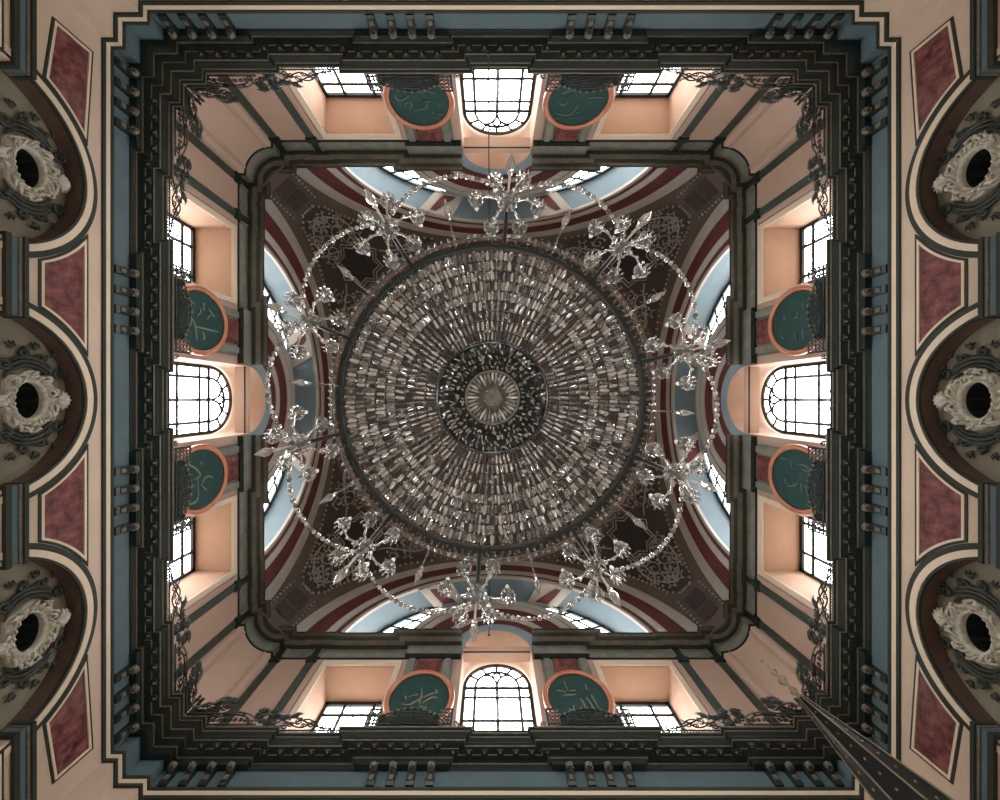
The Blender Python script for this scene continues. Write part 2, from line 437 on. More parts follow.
# dark field
pb = MB(); rows = []
for i in range(25):
    e = 15 + (39.3 - 15) * i / 24
    h = max(.05, pend_half(e) - .62) * (1 if e > 17 else (0.6 + .4 * (e - 15) / 2)); rows.append([sph(e, h * (-1 + 2 * j / 20), .04) for j in range(21)])
for r0, r1 in zip(rows, rows[1:]): pb.loft([r0, r1], 'pendin', False, False)
pb.build('painted_field', pend)
pb = MB()
for e0, e1 in ((7.0, 9.6), (10.2, 13.6)):
    rows = [[sph(e0 + (e1 - e0) * i / 4, .42 * (-1 + 2 * j / 4), .05) for j in range(5)] for i in range(5)]
    for r0, r1 in zip(rows, rows[1:]): pb.loft([r0, r1], 'pendin', False, False)
pb.build('lower_panel', pend)
pb = MB()
def bead(e, a, r=.075): pb.ball(sph(e, a, .06), r, 'pendline', 6)
n = 25
for sg in (-1, 1):
    for i in range(n):
        e = 15.2 + (38.6 - 15.2) * i / (n - 1)
        bead(e, sg * (pend_half(e) - .58) * (1 if e > 17 else (0.55 + .45 * (e - 15) / 2)))
    for i in range(9): bead(5.8 + i * 1.0, sg * .66, .06)
for i in range(5): bead(15.0, -.3 + .15 * i)
for i in range(26): bead(40.2, pend_half(40.2) * .9 * (-1 + 2 * i / 25), .06)
pb.build('bead_border', pend)
# star
sc_e = 33.3
def pm(x, y, e=.06): return sph(sc_e + math.degrees(y / PR), x, e)      # local metres around the star
def star_poly(R):
    out = []
    for i in range(16):
        r = R * (1.0 if i % 2 == 0 else .765); a = 2 * pi * i / 16 + pi / 8 * 0
        out.append((r * sin(a) * 1.0, r * cos(a) * 1.25))
    return out
pb = MB(); sp = star_poly(.92); pb.add([pm(x, y, .09) for x, y in sp], [tuple(range(16))], 'star'); pb.build('star_panel', pend)
pb = MB()
for R, t in ((1.02, .035), (1.22, .035)):
    pb.tube([pm(x, y, .09) for x, y in star_poly(R)], t, 'pendline', 5, True)
pb.build('star_outline', pend)
pb = MB()
def spiral(cx, cy, r, a0, turns, n=16, sy=1.3):
    return [(cx + r * (1 - .8 * i / n) * cos(a0 + turns * 2 * pi * i / n), cy + sy * r * (1 - .8 * i / n) * sin(a0 + turns * 2 * pi * i / n)) for i in range(n + 1)]
def orn(pts, r=.027): pb.tube([pm(x, y, .08) for x, y in pts], r, 'pendline', 5)
for sg in (-1, 1):
    for (cx, cy, r, a0) in ((1.9, .9, .42, 0), (2.35, 1.5, .36, 2), (1.75, 1.75, .3, 1), (1.35, 1.35, .3, 3), (2.75, .95, .26, 1), (2.1, .3, .3, 4), (.5, 1.75, .28, 0), (3.0, 1.6, .22, 2),
                            (.55, -1.55, .36, 0), (.35, -2.2, .34, 1), (.85, -2.0, .28, 2), (.5, -2.8, .3, 0), (.9, -1.2, .26, 3), (.25, -3.3, .22, 2), (.75, -2.6, .24, 4)):
        t = 1.25 if sg > 0 else -1.25
        orn(spiral(sg * cx, cy, r, a0 if sg > 0 else pi - a0, t))
        for j in range(5):
            a = 2 * pi * j / 5 + r * 9
            pb.ball(pm(sg * cx + 1.05 * r * cos(a), cy + 1.35 * r * sin(a), .07), .07, 'pendline', 6)
    orn([(sg * 1.3, .2), (sg * 1.7, .6), (sg * 2.3, .9), (sg * 3.1, 1.3), (sg * 3.4, 1.9)], .04)
    orn([(sg * .3, -1.3), (sg * 1.0, -1.7), (sg * .9, -2.5), (sg * .4, -3.2), (0, -3.5)], .04)
for j in range(8):
    a = 2 * pi * j / 8; orn([(.08 * cos(a), -3.0 + .1 * sin(a)), (.25 * cos(a + .2), -3.0 + .34 * sin(a + .2)), (.34 * cos(a), -3.0 + .44 * sin(a))], .05)
pb.build('arabesque', pend)
for k in range(1, 4):
    c = copy_tree(pend, ceiling); c.rotation_euler.z = rz(k)

# ------------------------------------------------------------------ cornices and trims
tn = 1
def trim(mb):
    global tn
    o = struct(mb.build('trim_%d' % tn)); tn += 1
    return o
L0 = room_loop(0); LJ = room_loop(.17)
b = MB(); sweep(b, L0, [(0, 10.0), (.05, 10.0), (.05, 10.08), (0, 10.08)], 'line'); trim(b)
b = MB(); sweep(b, L0, [(0, 10.08), (.03, 10.08), (.03, 10.215), (0, 10.215)], 'cream'); trim(b)
b = MB(); sweep(b, L0, [(0, 10.215), (.05, 10.215), (.05, 10.295), (0, 10.295)], 'line'); trim(b)
b = MB(); sweep(b, L0, [(0, 10.295), (.012, 10.295), (.012, 10.84), (0, 10.84)], 'blue'); trim(b)
b = MB()
pf = [(-.25, 10.76), (.03, 10.76), (.03, 10.82), (.09, 10.86), (.09, 10.89), (.14, 10.89), (.14, 10.93), (.26, 10.95), (.26, 10.99), (.44, 11.02), (.44, 11.05), (.50, 11.09), (.50, 11.12), (.57, 11.17), (.57, 11.21), (.62, 11.23), (.62, 11.30), (-.25, 11.30)]
kk = ['dark'] * 17
sweep(b, LJ, pf, 'dark', True, kk)
cornice = trim(b)
for o_, z_, r_ in ((.105, 10.89, .014), (.27, 10.975, .010), (.455, 11.04, .016), (.575, 11.19, .016), (.63, 11.265, .018)):
    b = MB(); sweep(b, LJ, [(o_ - .03, z_ - r_), (o_, z_ - r_), (o_ + .012, z_), (o_, z_ + r_), (o_ - .03, z_ + r_)], 'bronze'); b.build('gilt_bead', cornice)
# dentils (one run each side) and consoles
for k in range(4):
    b = MB()
    for i in range(-19, 20):
        u = i * .43
        inj = 1.42 < abs(u) < 3.9 or abs(u) > 6.85
        w = W - (.17 if inj else 0) - .35
        b.ubox(u - .09, u + .09, w - .06, w + .1, 10.93, 11.04, 'dark'); b.ball(P(u, w - .02, 10.95), .05, 'bronze2', 6)
    o = b.build('dentil_row', cornice); o.rotation_euler.z = rz(k)
b = MB()
sec = [(.0, 10.31), (.08, 10.31), (.11, 10.40), (.09, 10.5), (.10, 10.58), (.16, 10.66), (.22, 10.72), (.24, 10.80), (0, 10.82)]
b.prism(sec, lambda p: P(-.105, W - p[0], p[1]), lambda p: P(.105, W - p[0], p[1]), 'dark')
b.lathe([(.001, -.05), (.075, -.05), (.105, -.02), (.105, .03), (.08, .05)], 10, 'bronze2', (0, -(W - .22), 10.70))
for j in range(6):
    a = 2 * pi * j / 6; b.ball((.07 * cos(a), -(W - .22) + .07 * sin(a), 10.645), .035, 'bronze2', 6)
b.ubox(-.05, .05, W - .14, W - .08, 10.40, 10.54, 'bronze2')
cons = None
for k in range(4):
    for uc in [g + d for g in (-2.62, 2.62) for d in (-.77, -.257, .257, .77)] + [s_ * q for s_ in (-1, 1) for q in (7.2, 7.72, 8.24, 8.76)]:
        if cons is None: cons = b.build('console_bracket', cornice); o = cons
        else: o = cons.copy(); COL.objects.link(o)
        a = rz(k); o.rotation_euler.z = a; o.location = (uc * cos(a), uc * sin(a), 0)
# upper cornice, one piece round each corner
def up_path(jog):
    pts = []
    def side(us):  # along the side towards +u, breaking forward at pilasters
        return us
    j = jog
    h = [(1.40, 10 - j), (3.5, 10 - j), (3.5, 10), (6.9, 10), (6.9, 10 - j * .2), (7.3, 10 - j * .2), (7.3, 10), (8.3, 10), (8.3, 10 - j * .2), (8.7, 10 - j * .2), (8.7, 9.75)]
    pts += h
    pts += [(8.72 + 1.03 * sin(pi / 2 * i / 14), 8.72 + 1.03 * cos(pi / 2 * i / 14)) for i in range(15)]
    pts += [(w, u) for u, w in reversed(h)]
    return [(u, -w) for u, w in pts]
upp = up_path(.16)
pf2 = [(-.3, 15.40), (.05, 15.40), (.05, 15.45), (.03, 15.46), (.03, 16.0), (.07, 16.02), (.07, 15.985), (.2, 16.02), (.2, 15.97), (.4, 16.0), (.4, 15.96), (.56, 15.98), (.56, 15.95), (.66, 15.96), (.66, 16.06), (-.3, 16.06)]
kk2 = ['dark', 'dark', 'graymarble', 'graymarble', 'dark', 'dark', 'stripe', 'dark', 'graymarble', 'dark', 'stripe', 'dark', 'bronze2', 'dark', 'dark']
b = MB(); sweep(b, upp, pf2, 'dark', False, kk2)
uc_o = trim(b)
for k in range(1, 4):
    c = uc_o.copy(); COL.objects.link(c); c.name = 'trim_%d' % tn; tn += 1; c.rotation_euler.z = rz(k)

# ------------------------------------------------------------------ windows
def portal(k, u, w, z, sx, sz):
    l = bpy.data.lights.new('window_daylight', 'AREA'); l.shape = 'RECTANGLE'; l.size = sx; l.size_y = sz; l.cycles.is_portal = True
    o = link('window_daylight', l); place(o, k, u, w, z)
    o.rotation_euler = (Matrix.Rotation(rz(k), 3, 'Z') @ Matrix.Rotation(pi / 2, 3, 'X')).to_euler()
wn = 1
def window(mb_frame, mb_pane, k):
    global wn
    o = struct(mb_frame.build('window_%d' % wn)); wn += 1
    mb_pane.build('pane', o)
    o.rotation_euler.z = rz(k)
    return o
def copies(o, ks):
    global wn
    for k in ks:
        c = copy_tree(o); c.name = 'window_%d' % wn; wn += 1; c.rotation_euler.z = rz(k)
def bar(mb, a, b, w, t=.04, key='iron'): mb.tube([P(a[0], w, a[1]), P(b[0], w, b[1])], t, key, 4, smooth=False)
# arched centre window
GW = 11.45
f = MB(); N = 28; h = 1.35; zs = 15.86
outer = [(-h, 11.3)] + [(-h * cos(pi * i / N), zs + h * sin(pi * i / N)) for i in range(N + 1)] + [(h, 11.3)]
inner = [(-h + .13, 11.3)] + [(-(h - .13) * cos(pi * i / N), zs + (h - .13) * sin(pi * i / N)) for i in range(N + 1)] + [(h - .13, 11.3)]
for i in range(len(outer) - 1):
    f.quad(P(outer[i][0], GW - .08, outer[i][1]), P(outer[i + 1][0], GW - .08, outer[i + 1][1]), P(inner[i + 1][0], GW - .08, inner[i + 1][1]), P(inner[i][0], GW - .08, inner[i][1]), 'iron')
    f.quad(P(inner[i][0], GW - .08, inner[i][1]), P(inner[i + 1][0], GW - .08, inner[i + 1][1]), P(inner[i + 1][0], GW, inner[i + 1][1]), P(inner[i][0], GW, inner[i][1]), 'iron')
ri = .86
f.tube([P(-ri, GW - .05, 11.3)] + [P(-ri * cos(pi * i / 20), GW - .05, zs + ri * sin(pi * i / 20)) for i in range(21)] + [P(ri, GW - .05, 11.3)], .06, 'iron', 4)
bar(f, (0, 11.3), (0, zs + .05), GW - .05, .065)
for z, t in ((15.80, .07), (15.30, .05), (14.2, .055), (13.0, .055), (12.2, .05)): bar(f, (-1.3, z), (1.3, z), GW - .05, t)
for sg in (-1, 1):
    f.tube([P(0, GW - .05, zs)] + [P(sg * (.43 - .43 * cos(a)), GW - .05, zs + .68 * sin(a)) for a in [pi * j / 20 for j in range(2, 12)]], .055, 'iron', 4)
    f.tube([P(sg * .13, GW - .05, zs + .5), P(sg * .16, GW - .05, zs + .68), P(0, GW - .05, zs + .82)], .045, 'iron', 4)
    for j in range(4):
        zz = 12.2 + .5 * j; f.tube([P(sg * .2, GW - .05, zz), P(sg * .3, GW - .05, zz + .05), P(sg * .4, GW - .05, zz)], .025, 'iron', 4)
for i in range(1, 6):
    a = pi * i / 6; bar(f, (-ri * cos(a), zs + ri * sin(a)), (-1.28 * cos(a), zs + 1.28 * sin(a)), GW - .05, .055)
    if i < 5:
        a2 = a + pi / 12; f.ball(P(-1.05 * cos(a2), GW - .05, zs + 1.05 * sin(a2)), .05, 'iron', 6)
p = MB(); p.add([P(u, GW, z) for u, z in outer], [tuple(range(len(outer)))], 'pane')
o = window(f, p, 0); copies(o, (1, 2, 3))
# rectangular side windows
for sg in (-1, 1):
    f = MB(); uc = sg * 5.13; a0, a1 = uc - 1.3, uc + 1.3; zt = 15.03
    f.ubox(a0, a1, GW - .1, GW, zt - .14, zt, 'iron')
    f.ubox(a0, a0 + .12, GW - .1, GW, 11.3, zt, 'iron'); f.ubox(a1 - .12, a1, GW - .1, GW, 11.3, zt, 'iron')
    for du in (-.55, .55): bar(f, (uc + du, 11.3), (uc + du, zt), GW - .05, .065)
    for du in (-.72, .72): bar(f, (uc + du, 11.3), (uc + du, 14.3), GW - .05, .035)
    for z, t in ((14.45, .065), (13.5, .045), (12.7, .045)): bar(f, (a0, z), (a1, z), GW - .05, t)
    for j in range(10):
        zz = 12.6 + .22 * j; du = random.uniform(-1, 1); f.tube([P(uc + du - .1, GW - .05, zz), P(uc + du, GW - .05, zz + .05), P(uc + du + .12, GW - .05, zz + .02)], .018, 'iron', 4)
    p = MB(); p.quad(P(a0, GW, 11.3), P(a1, GW, 11.3), P(a1, GW, zt), P(a0, GW, zt), 'pane')
    o = window(f, p, 0); copies(o, (1, 2, 3))
# lunette windows
LW = 10.6
for sg in (-1, 1):
    p = MB(); f = MB(); n = 20; A = []; B = []
    for i in range(n + 1):
        th = radians(28 + 52 * i / n)
        B.append((sg * 6.3 * sin(th), GZ + 6.3 * cos(th)))
        th2 = radians(16 + 74 * i / n); A.append((sg * 3.6 * sin(th2), SZ + 3.6 * cos(th2)))
    for i in range(n): p.quad(*[P(q[0], LW, q[1]) for q in (A[i], A[i + 1], B[i + 1], B[i])], 'pane')
    for i in range(n):
        C = [(sg * 6.08 * sin(radians(28 + 52 * j / n)), GZ + 6.08 * cos(radians(28 + 52 * j / n))) for j in (i, i + 1)]
        f.quad(P(B[i][0], LW - .06, B[i][1]), P(B[i + 1][0], LW - .06, B[i + 1][1]), P(C[1][0], LW - .06, C[1][1]), P(C[0][0], LW - .06, C[0][1]), 'iron')
    for fr in (.35, .68):
        f.tube([P(A[i][0] + (B[i][0] - A[i][0]) * fr, LW - .05, A[i][1] + (B[i][1] - A[i][1]) * fr) for i in range(n + 1)], .055, 'iron', 4)
    for i in (4, 7, 10, 13, 16): bar(f, A[i], B[i], LW - .05, .055)
    f.tube([P(a[0] * 1.07, LW - .05, SZ + (a[1] - SZ) * 1.07) for a in A], .06, 'iron', 4)
    o = window(f, p, 0); copies(o, (1, 2, 3))
# ceiling of the centre bay behind the inner arch
b = MB()
for i in range(12):
    t0, t1 = radians(-29 + 58 * i / 12), radians(-29 + 58 * (i + 1) / 12)
    s0, s1 = radians(-22 + 44 * i / 12), radians(-22 + 44 * (i + 1) / 12)
    b.quad(P(6.3 * sin(t0), LW, GZ + 6.3 * cos(t0)), P(6.3 * sin(t1), LW, GZ + 6.3 * cos(t1)), P(3.6 * sin(s1), LW, SZ + 3.6 * cos(s1)), P(3.6 * sin(s0), LW, SZ + 3.6 * cos(s0)), 'pale')
for k in range(4):
    if k == 0: cb = b.build('lunette_back', walls[0])
    else: c = cb.copy(); COL.objects.link(c); c.parent = walls[k]
# ground windows of the hall, out of view, added to light the lower walls
f = MB(); p = MB(); zt = 4.2
f.ubox(-1.3, 1.3, W + .38, W + .46, zt - .12, zt, 'iron'); f.ubox(-1.3, 1.3, W + .38, W + .46, .2, .32, 'iron')
for u in (-1.24, -.43, .43, 1.24): f.ubox(u - .05, u + .05, W + .38, W + .46, .2, zt, 'iron')
for z in (1.2, 2.2, 3.2): f.ubox(-1.3, 1.3, W + .4, W + .44, z - .03, z + .03, 'iron')
p.quad(P(-1.3, W + .45, .2), P(1.3, W + .45, .2), P(1.3, W + .45, zt), P(-1.3, W + .45, zt), 'pane')
first = None
for k in range(4):
    for u in NU:
        if first is None: first = window(f, p, 0); o = first
        else: o = copy_tree(first); o.name = 'window_%d' % wn; wn += 1
        a = rz(k); o.rotation_euler.z = a; o.location = (u * cos(a), u * sin(a), 0)

for k in range(4):
    portal(k, 0, GW + .03, 14.3, 2.8, 6.0)
    for u in (-5.13, 5.13): portal(k, u, GW + .03, 13.2, 2.7, 3.9)
    for u in (-4.6, 4.6): portal(k, u, LW + .05, 18.2, 3.6, 4.4)
    for u in NU: portal(k, u, W + .48, 2.2, 2.7, 4.1)
# ------------------------------------------------------------------ marble wall panels (left and right walls)
def clip_panel(uc0, uc1, corner):
    """outline of a spandrel panel between arch arcs; corner: straight edge at that u"""
    zt, zb, R = 9.56, 8.70, NR + .42
    def arc(uc, sg, z): return uc + sg * sqrt(max(0, R * R - (z - NZ) ** 2))
    if corner is not None: zb += .09
    zs = [zb + (zt - zb) * i / 10 for i in range(11)]
    left = [(arc(uc0, 1, z), z) for z in zs] if uc0 is not None else [(corner, zb + .17), (corner, zt + .12)]
    right = [(arc(uc1, -1, z), z) for z in zs] if uc1 is not None else [(corner, zb + .17), (corner, zt + .12)]
    return left + right[::-1]
def grow(poly, d):
    c = Vector((sum(p[0] for p in poly) / len(poly), sum(p[1] for p in poly) / len(poly)))
    pts = offset_loop(poly, d)      # orientation either way
    return pts
def area(p): return sum(p[i - 1][0] * p[i][1] - p[i][0] * p[i - 1][1] for i in range(len(p))) / 2
def panel(poly, name):
    if area(poly) > 0: poly = poly[::-1]
    cu = sum(p[0] for p in poly) / len(poly); cz = sum(p[1] for p in poly) / len(poly)
    sh = [(u - cu, z - cz) for u, z in poly]
    root = MB()
    root.prism(sh, lambda p: P(p[0], .0, p[1]), lambda p: P(p[0], .03, p[1]), 'red')
    o = root.build(name)
    for d0, d1, key, wt in ((0, .05, 'cream', .03), (.05, .10, 'line', .018)):
        a = offset_loop(sh, d0); c = offset_loop(sh, d1); m = MB(); n = len(sh)
        for i in range(n):
            j = (i + 1) % n
            m.quad(P(a[i][0], -wt, a[i][1]), P(a[j][0], -wt, a[j][1]), P(c[j][0], -wt, c[j][1]), P(c[i][0], -wt, c[i][1]), key)
            m.quad(P(a[i][0], -wt, a[i][1]), P(a[j][0], -wt, a[j][1]), P(a[j][0], .0, a[j][1]), P(a[i][0], .0, a[i][1]), key)
            m.quad(P(c[i][0], -wt, c[i][1]), P(c[j][0], -wt, c[j][1]), P(c[j][0], .02, c[j][1]), P(c[i][0], .02, c[i][1]), key)
        m.build('panel_frame', o)
    return o, cu, cz
specs = [(panel(clip_panel(-5.06, 0, None), 'marble_panel'), 'spandrel', -1), (panel(clip_panel(0, 5.06, None), 'marble_panel'), 'spandrel', 1),
         (panel(clip_panel(None, -5.06, -8.42), 'marble_panel'), 'corner', -1), (panel(clip_panel(5.06, None, 8.42), 'marble_panel'), 'corner', 1),
         (panel([(-8.5, 5.9), (-8.5, 7.82), (-7.0, 7.82), (-7.0, 5.9)], 'marble_panel'), 'pier', -1), (panel([(7.0, 5.9), (7.0, 7.82), (8.5, 7.82), (8.5, 5.9)], 'marble_panel'), 'pier', 1)]
words = {('spandrel', 3): 'red marble spandrel panel between {p} and middle round niches of left wall',
         ('spandrel', 1): 'dark red marble spandrel panel between {p} and middle round niches of right wall',
         ('corner', 3): 'red marble corner panel with one curved side at {p} end of left wall',
         ('corner', 1): 'dim red marble corner panel with one curved side at {p} end of right wall',
         ('pier', 3): 'sliver of red marble pier panel below the grey impost in {p} left picture corner',
         ('pier', 1): 'sliver of red marble pier panel below the grey impost in {p} right picture corner'}
for (o, cu, cz), kind, sg in specs:
    kids = list(o.children)
    for n_, k in enumerate((3, 1)):
        t_ = o if n_ == 0 else copy_tree(o)
        place(t_, k, cu, W - .005 if kind != 'pier' else W - .08, cz)
        tag(t_, words[(kind, k)].format(p=poslabel(k, sg)), 'wall panel', 'red marble panels on the side walls')

# ------------------------------------------------------------------ carved oculus ornaments
def oculus():
    root = empty('oculus_ornament')
    ea, eb = EYE[1], EYE[2]
    R_ = random.Random(3)
    def Q(a, s, t, out): return P(a * (ea + s) , 0, 0)
    def pt(ang, s, out): return P((ea + s) * cos(ang), -out, (eb + s) * sin(ang))
    m = MB(); n = 72; prof = [(0.0, -.02), (0.0, .10), (.03, .14), (.07, .12), (.10, .16), (.13, .19), (.17, .15), (.19, .09), (.21, .10), (.235, .06), (.24, -.02)]
    rings = []
    for i in range(n + 1):
        a = 2 * pi * i / n
        k = 1 + .22 * sin(a * 9) + .12 * sin(a * 17 + 1)
        rings.append([pt(a, s * (1 + .18 * sin(a * 7 + .6)) , o_ * (k if j > 2 else 1)) for j, (s, o_) in enumerate(prof)])
    m.loft(rings, 'ivory', False, False)
    m.build('wreath', root)
    m = MB()
    for i in range(22):
        a = 2 * pi * i / 22 + R_.uniform(-.06, .06); l = R_.uniform(.07, .13); s0 = .16 + R_.uniform(-.05, .04)
        tw = R_.choice((-1, 1)) * .25
        m.tube([pt(a, s0, .1), pt(a + tw * .4, s0 + l * .5, .2), pt(a + tw, s0 + l, .16), pt(a + tw * 1.4, s0 + l * .9, .1)], [.022, .04, .03, .01], 'ivory', 6)
        m.tube([pt(a - .1, .06, .15), pt(a + .05, .12, .24), pt(a + .18, .17, .22)], [.012, .025, .01], 'ivory', 6)
    m.build('acanthus_leaf', root)
    for zz, sc_, w_ in ((1, 1.0, 7), (-1, .7, 5)):    # palmettes at the top and the bottom
        m = MB()
        for j in range(w_):
            a = (j - (w_ - 1) / 2) * .36
            c = (0, zz * (eb + .22))
            l = .30 * sc_ * (1 - .06 * abs(j - (w_ - 1) / 2))
            m.tube([P(0, -.12, c[1]), P(l * .55 * sin(a), -.24, c[1] + zz * l * .55 * cos(a)), P(l * sin(a), -.16, c[1] + zz * l * cos(a))], [.03, .055, .02], 'ivory', 6)
        m.build('palmette', root)
    def sc(pts, r): m.tube([P(u, -.06, z) for u, z in pts], r, 'scroll', 6)
    for su in (-1, 1):
        m = MB()
        for q, (r0, a0, a1) in enumerate(((.36, -.9, 1.0), (.46, -.75, .85), (.55, -.55, .7))):
            sc([(su * (ea + r0) * cos(a0 + (a1 - a0) * i / 14), (eb + r0 * .8) * sin(a0 + (a1 - a0) * i / 14)) for i in range(15)], [.02 + .03 * sin(pi * i / 14) for i in range(15)])
        for cx, cz, r, a0, tn_ in ((.62, .62, .16, 0, 1.4), (.78, -.42, .14, 2, 1.3), (.95, .25, .12, 1, 1.3), (.35, -.72, .15, 3, 1.3), (1.05, -.1, .1, 0, 1.2)):
            sp_ = [(su * (cx + r * (1 - .75 * i / 14) * cos(a0 + tn_ * 2 * pi * i / 14)), cz + r * (1 - .75 * i / 14) * sin(a0 + tn_ * 2 * pi * i / 14)) for i in range(15)]
            sc(sp_, .035)
        for cx, cz, a in ((.75, .72, .9), (.98, .5, .4), (1.12, .12, .1), (1.1, -.3, -.3), (.9, -.62, -.8), (.55, -.85, -1.2), (.45, .78, 1.3)):
            for da in (-.5, 0, .5):
                l = .17
                m.tube([P(su * cx, -.04, cz), P(su * (cx + .5 * l * cos(a + da)), -.1, cz + .5 * l * sin(a + da)), P(su * (cx + l * cos(a + da)), -.05, cz + l * sin(a + da))], [.02, .035, .01], 'scroll', 6)
        m.build('scrollwork', root)
    return root
oc = oculus(); n_ = 0
for k in (3, 1):
    for u in NU:
        t_ = oc if n_ == 0 else copy_tree(oc)
        place(t_, k, u, W + .41, EYE[0]); n_ += 1
        pl = 'middle' if u == 0 else poslabel(k, u)
        tag(t_, 'ivory carved wreath round a dark oval hole in %s niche of %s wall' % (pl, SIDES[k]), 'wall ornament', 'carved wreaths in the round niches')

# ------------------------------------------------------------------ calligraphy roundels
STROKES = {
 (3, 'lower'): ((490, 400, 215, 330), [[(405,175),(390,210),(440,260),(480,330),(480,370),(430,390)],[(465,380),(470,520),(460,620),(410,650),(350,600),(340,480),(390,450),(440,450)],[(490,460),(540,540)],[(505,460),(530,400),(580,395),(600,430)],[(495,205),(500,235)]]),
 (3, 'upper'): ((470, 465, 220, 335), [[(310,240),(350,260),(420,290)],[(390,450),(420,540),(440,690)],[(390,460),(380,540)],[(320,455),(370,550)],[(420,540),(540,548),(640,550)],[(490,580),(505,640),(495,680)],[(345,350),(355,390)],[(400,350),(400,390)],[(440,420),(470,360),(460,300)],[(500,250),(500,340)],[(545,310),(600,380)],[(530,430),(560,380)]]),
 (2, 'left'): ((525, 430, 335, 255), [[(525,320),(545,400),(530,460),(545,480)],[(560,430),(640,395),(730,370)],[(570,480),(660,430),(735,425)],[(340,490),(420,500),(480,470),(520,440)],[(360,410),(375,450)],[(540,500),(600,530),(620,510)],[(700,340),(720,380)],[(400,420),(500,390)]]),
 (2, 'right'): ((515, 420, 335, 260), [[(390,520),(410,540),(440,535),(445,490)],[(500,530),(560,530),(570,480),(545,420)],[(560,530),(640,530),(650,490),(615,410)],[(680,390),(720,530)],[(350,395),(430,390),(510,380)],[(290,340),(400,355)],[(430,350),(510,340)],[(640,280),(645,340)],[(400,240),(420,340)]]),
 (0, 'left'): ((510, 430, 330, 260), [[(250,370),(270,410),(340,400),(420,360)],[(330,490),(370,430),(420,440),(400,490),(340,500)],[(420,530),(480,510),(560,500),(600,450)],[(520,340),(620,320),(720,350)],[(540,430),(640,420)],[(710,420),(740,470)],[(630,530),(640,560)],[(690,560),(760,560)]]),
 (0, 'right'): ((495, 420, 335, 260), [[(250,540),(400,565),(470,530),(510,450)],[(270,430),(340,450),(380,430)],[(300,340),(400,300),(440,320)],[(600,385),(700,370),(790,380)],[(500,540),(540,530)],[(400,610),(480,590)],[(560,590),(600,570)],[(270,600),(330,600)]]),
 (1, 'upper'): ((470, 465, 225, 335), [[(360,360),(360,430)],[(440,420),(480,430),(470,370)],[(520,270),(525,350)],[(560,470),(600,560),(640,520),(620,460)],[(460,580),(470,700)],[(520,580),(530,690)],[(330,620),(360,660)],[(600,340),(650,300)]]),
 (1, 'lower'): ((475, 405, 215, 330), [[(330,200),(420,210)],[(420,220),(440,300)],[(480,235),(550,240),(580,290),(520,290)],[(400,510),(460,480),(490,430)],[(370,430),(400,510)],[(510,440),(520,540)],[(540,440),(570,560)],[(560,640),(580,680)],[(600,400),(640,450)]]),
}
RM = 1.13
def smoothpts(p, n=4):
    if len(p) < 3: return p
    out = []
    for i in range(len(p) - 1):
        p0 = p[max(0, i - 1)]; p1 = p[i]; p2 = p[i + 1]; p3 = p[min(len(p) - 1, i + 2)]
        for j in range(n):
            t = j / n
            out.append(tuple(.5 * (2 * p1[c] + (p2[c] - p0[c]) * t + (2 * p0[c] - 5 * p1[c] + 4 * p2[c] - p3[c]) * t * t + (3 * p1[c] - p0[c] - 3 * p2[c] + p3[c]) * t ** 3) for c in (0, 1)))
    return out + [p[-1]]
bd = MB()  # local: board faces +y (towards the room) at the side on the picture's top
disc = [(RM * .87 * cos(2 * pi * i / 48), RM * .87 * sin(2 * pi * i / 48)) for i in range(48)]
bd.prism(disc, lambda p: (p[0], .02, p[1]), lambda p: (p[0], -.06, p[1]), 'green')
rim = MB()
for R_, r_, yy in ((RM * .955, .055, .03), (RM * .885, .04, .045)):
    rim.tube([(R_ * cos(2 * pi * i / 64), yy, R_ * sin(2 * pi * i / 64)) for i in range(64)], r_, 'copper', 8, True)
rim.lathe([(RM * .87, 0), (RM * 1.0, 0)], 8, 'copper') if False else None
bk = [(RM * .99 * cos(2 * pi * i / 64), RM * .99 * sin(2 * pi * i / 64)) for i in range(64)]
rim.prism(bk, lambda p: (p[0], -.005, p[1]), lambda p: (p[0], -.07, p[1]), 'copper')
bdm = rmm = None
for k in range(4):
    for u in (-2.62, 2.62):
        pos = poslabel(k, u)
        root = empty('calligraphy_roundel')
        if bdm is None: bdm = bd.build('board', root); rmm = rim.build('rim', root)
        else:
            for s_ in (bdm, rmm): c = s_.copy(); COL.objects.link(c); c.parent = root
        (cx, cy, rx, ry), st = STROKES[(k, pos)]
        m = MB()
        for s_ in st:
            q = []
            for x, y in s_:
                dx, dy = (x - cx) / rx, (y - cy) / ry
                v, h_ = {2: (dx, -dy), 3: (dy, dx), 0: (-dx, dy), 1: (-dy, -dx)}[k]
                q.append((v * RM * .84, h_ * RM * .84))
            q = smoothpts(q); n = len(q)
            m.tube([(-v, .03, h_) for v, h_ in q], [.012 + .022 * sin(pi * (i + .5) / n) for i in range(n)], 'gold' if k > 1 else 'goldfaint', 6)
        m.build('calligraphy', root)
        place(root, k, u * .98, W - .30, 12.97); root.rotation_euler.x = 0
        root.rotation_euler = (Matrix.Rotation(rz(k), 3, 'Z') @ Matrix.Rotation(radians(-7), 3, 'X')).to_euler()
        tag(root, 'green calligraphy roundel with copper rim, %s of the two on the %s side' % (pos, SIDES[k]), 'plaque', 'calligraphy roundels on the gallery walls')

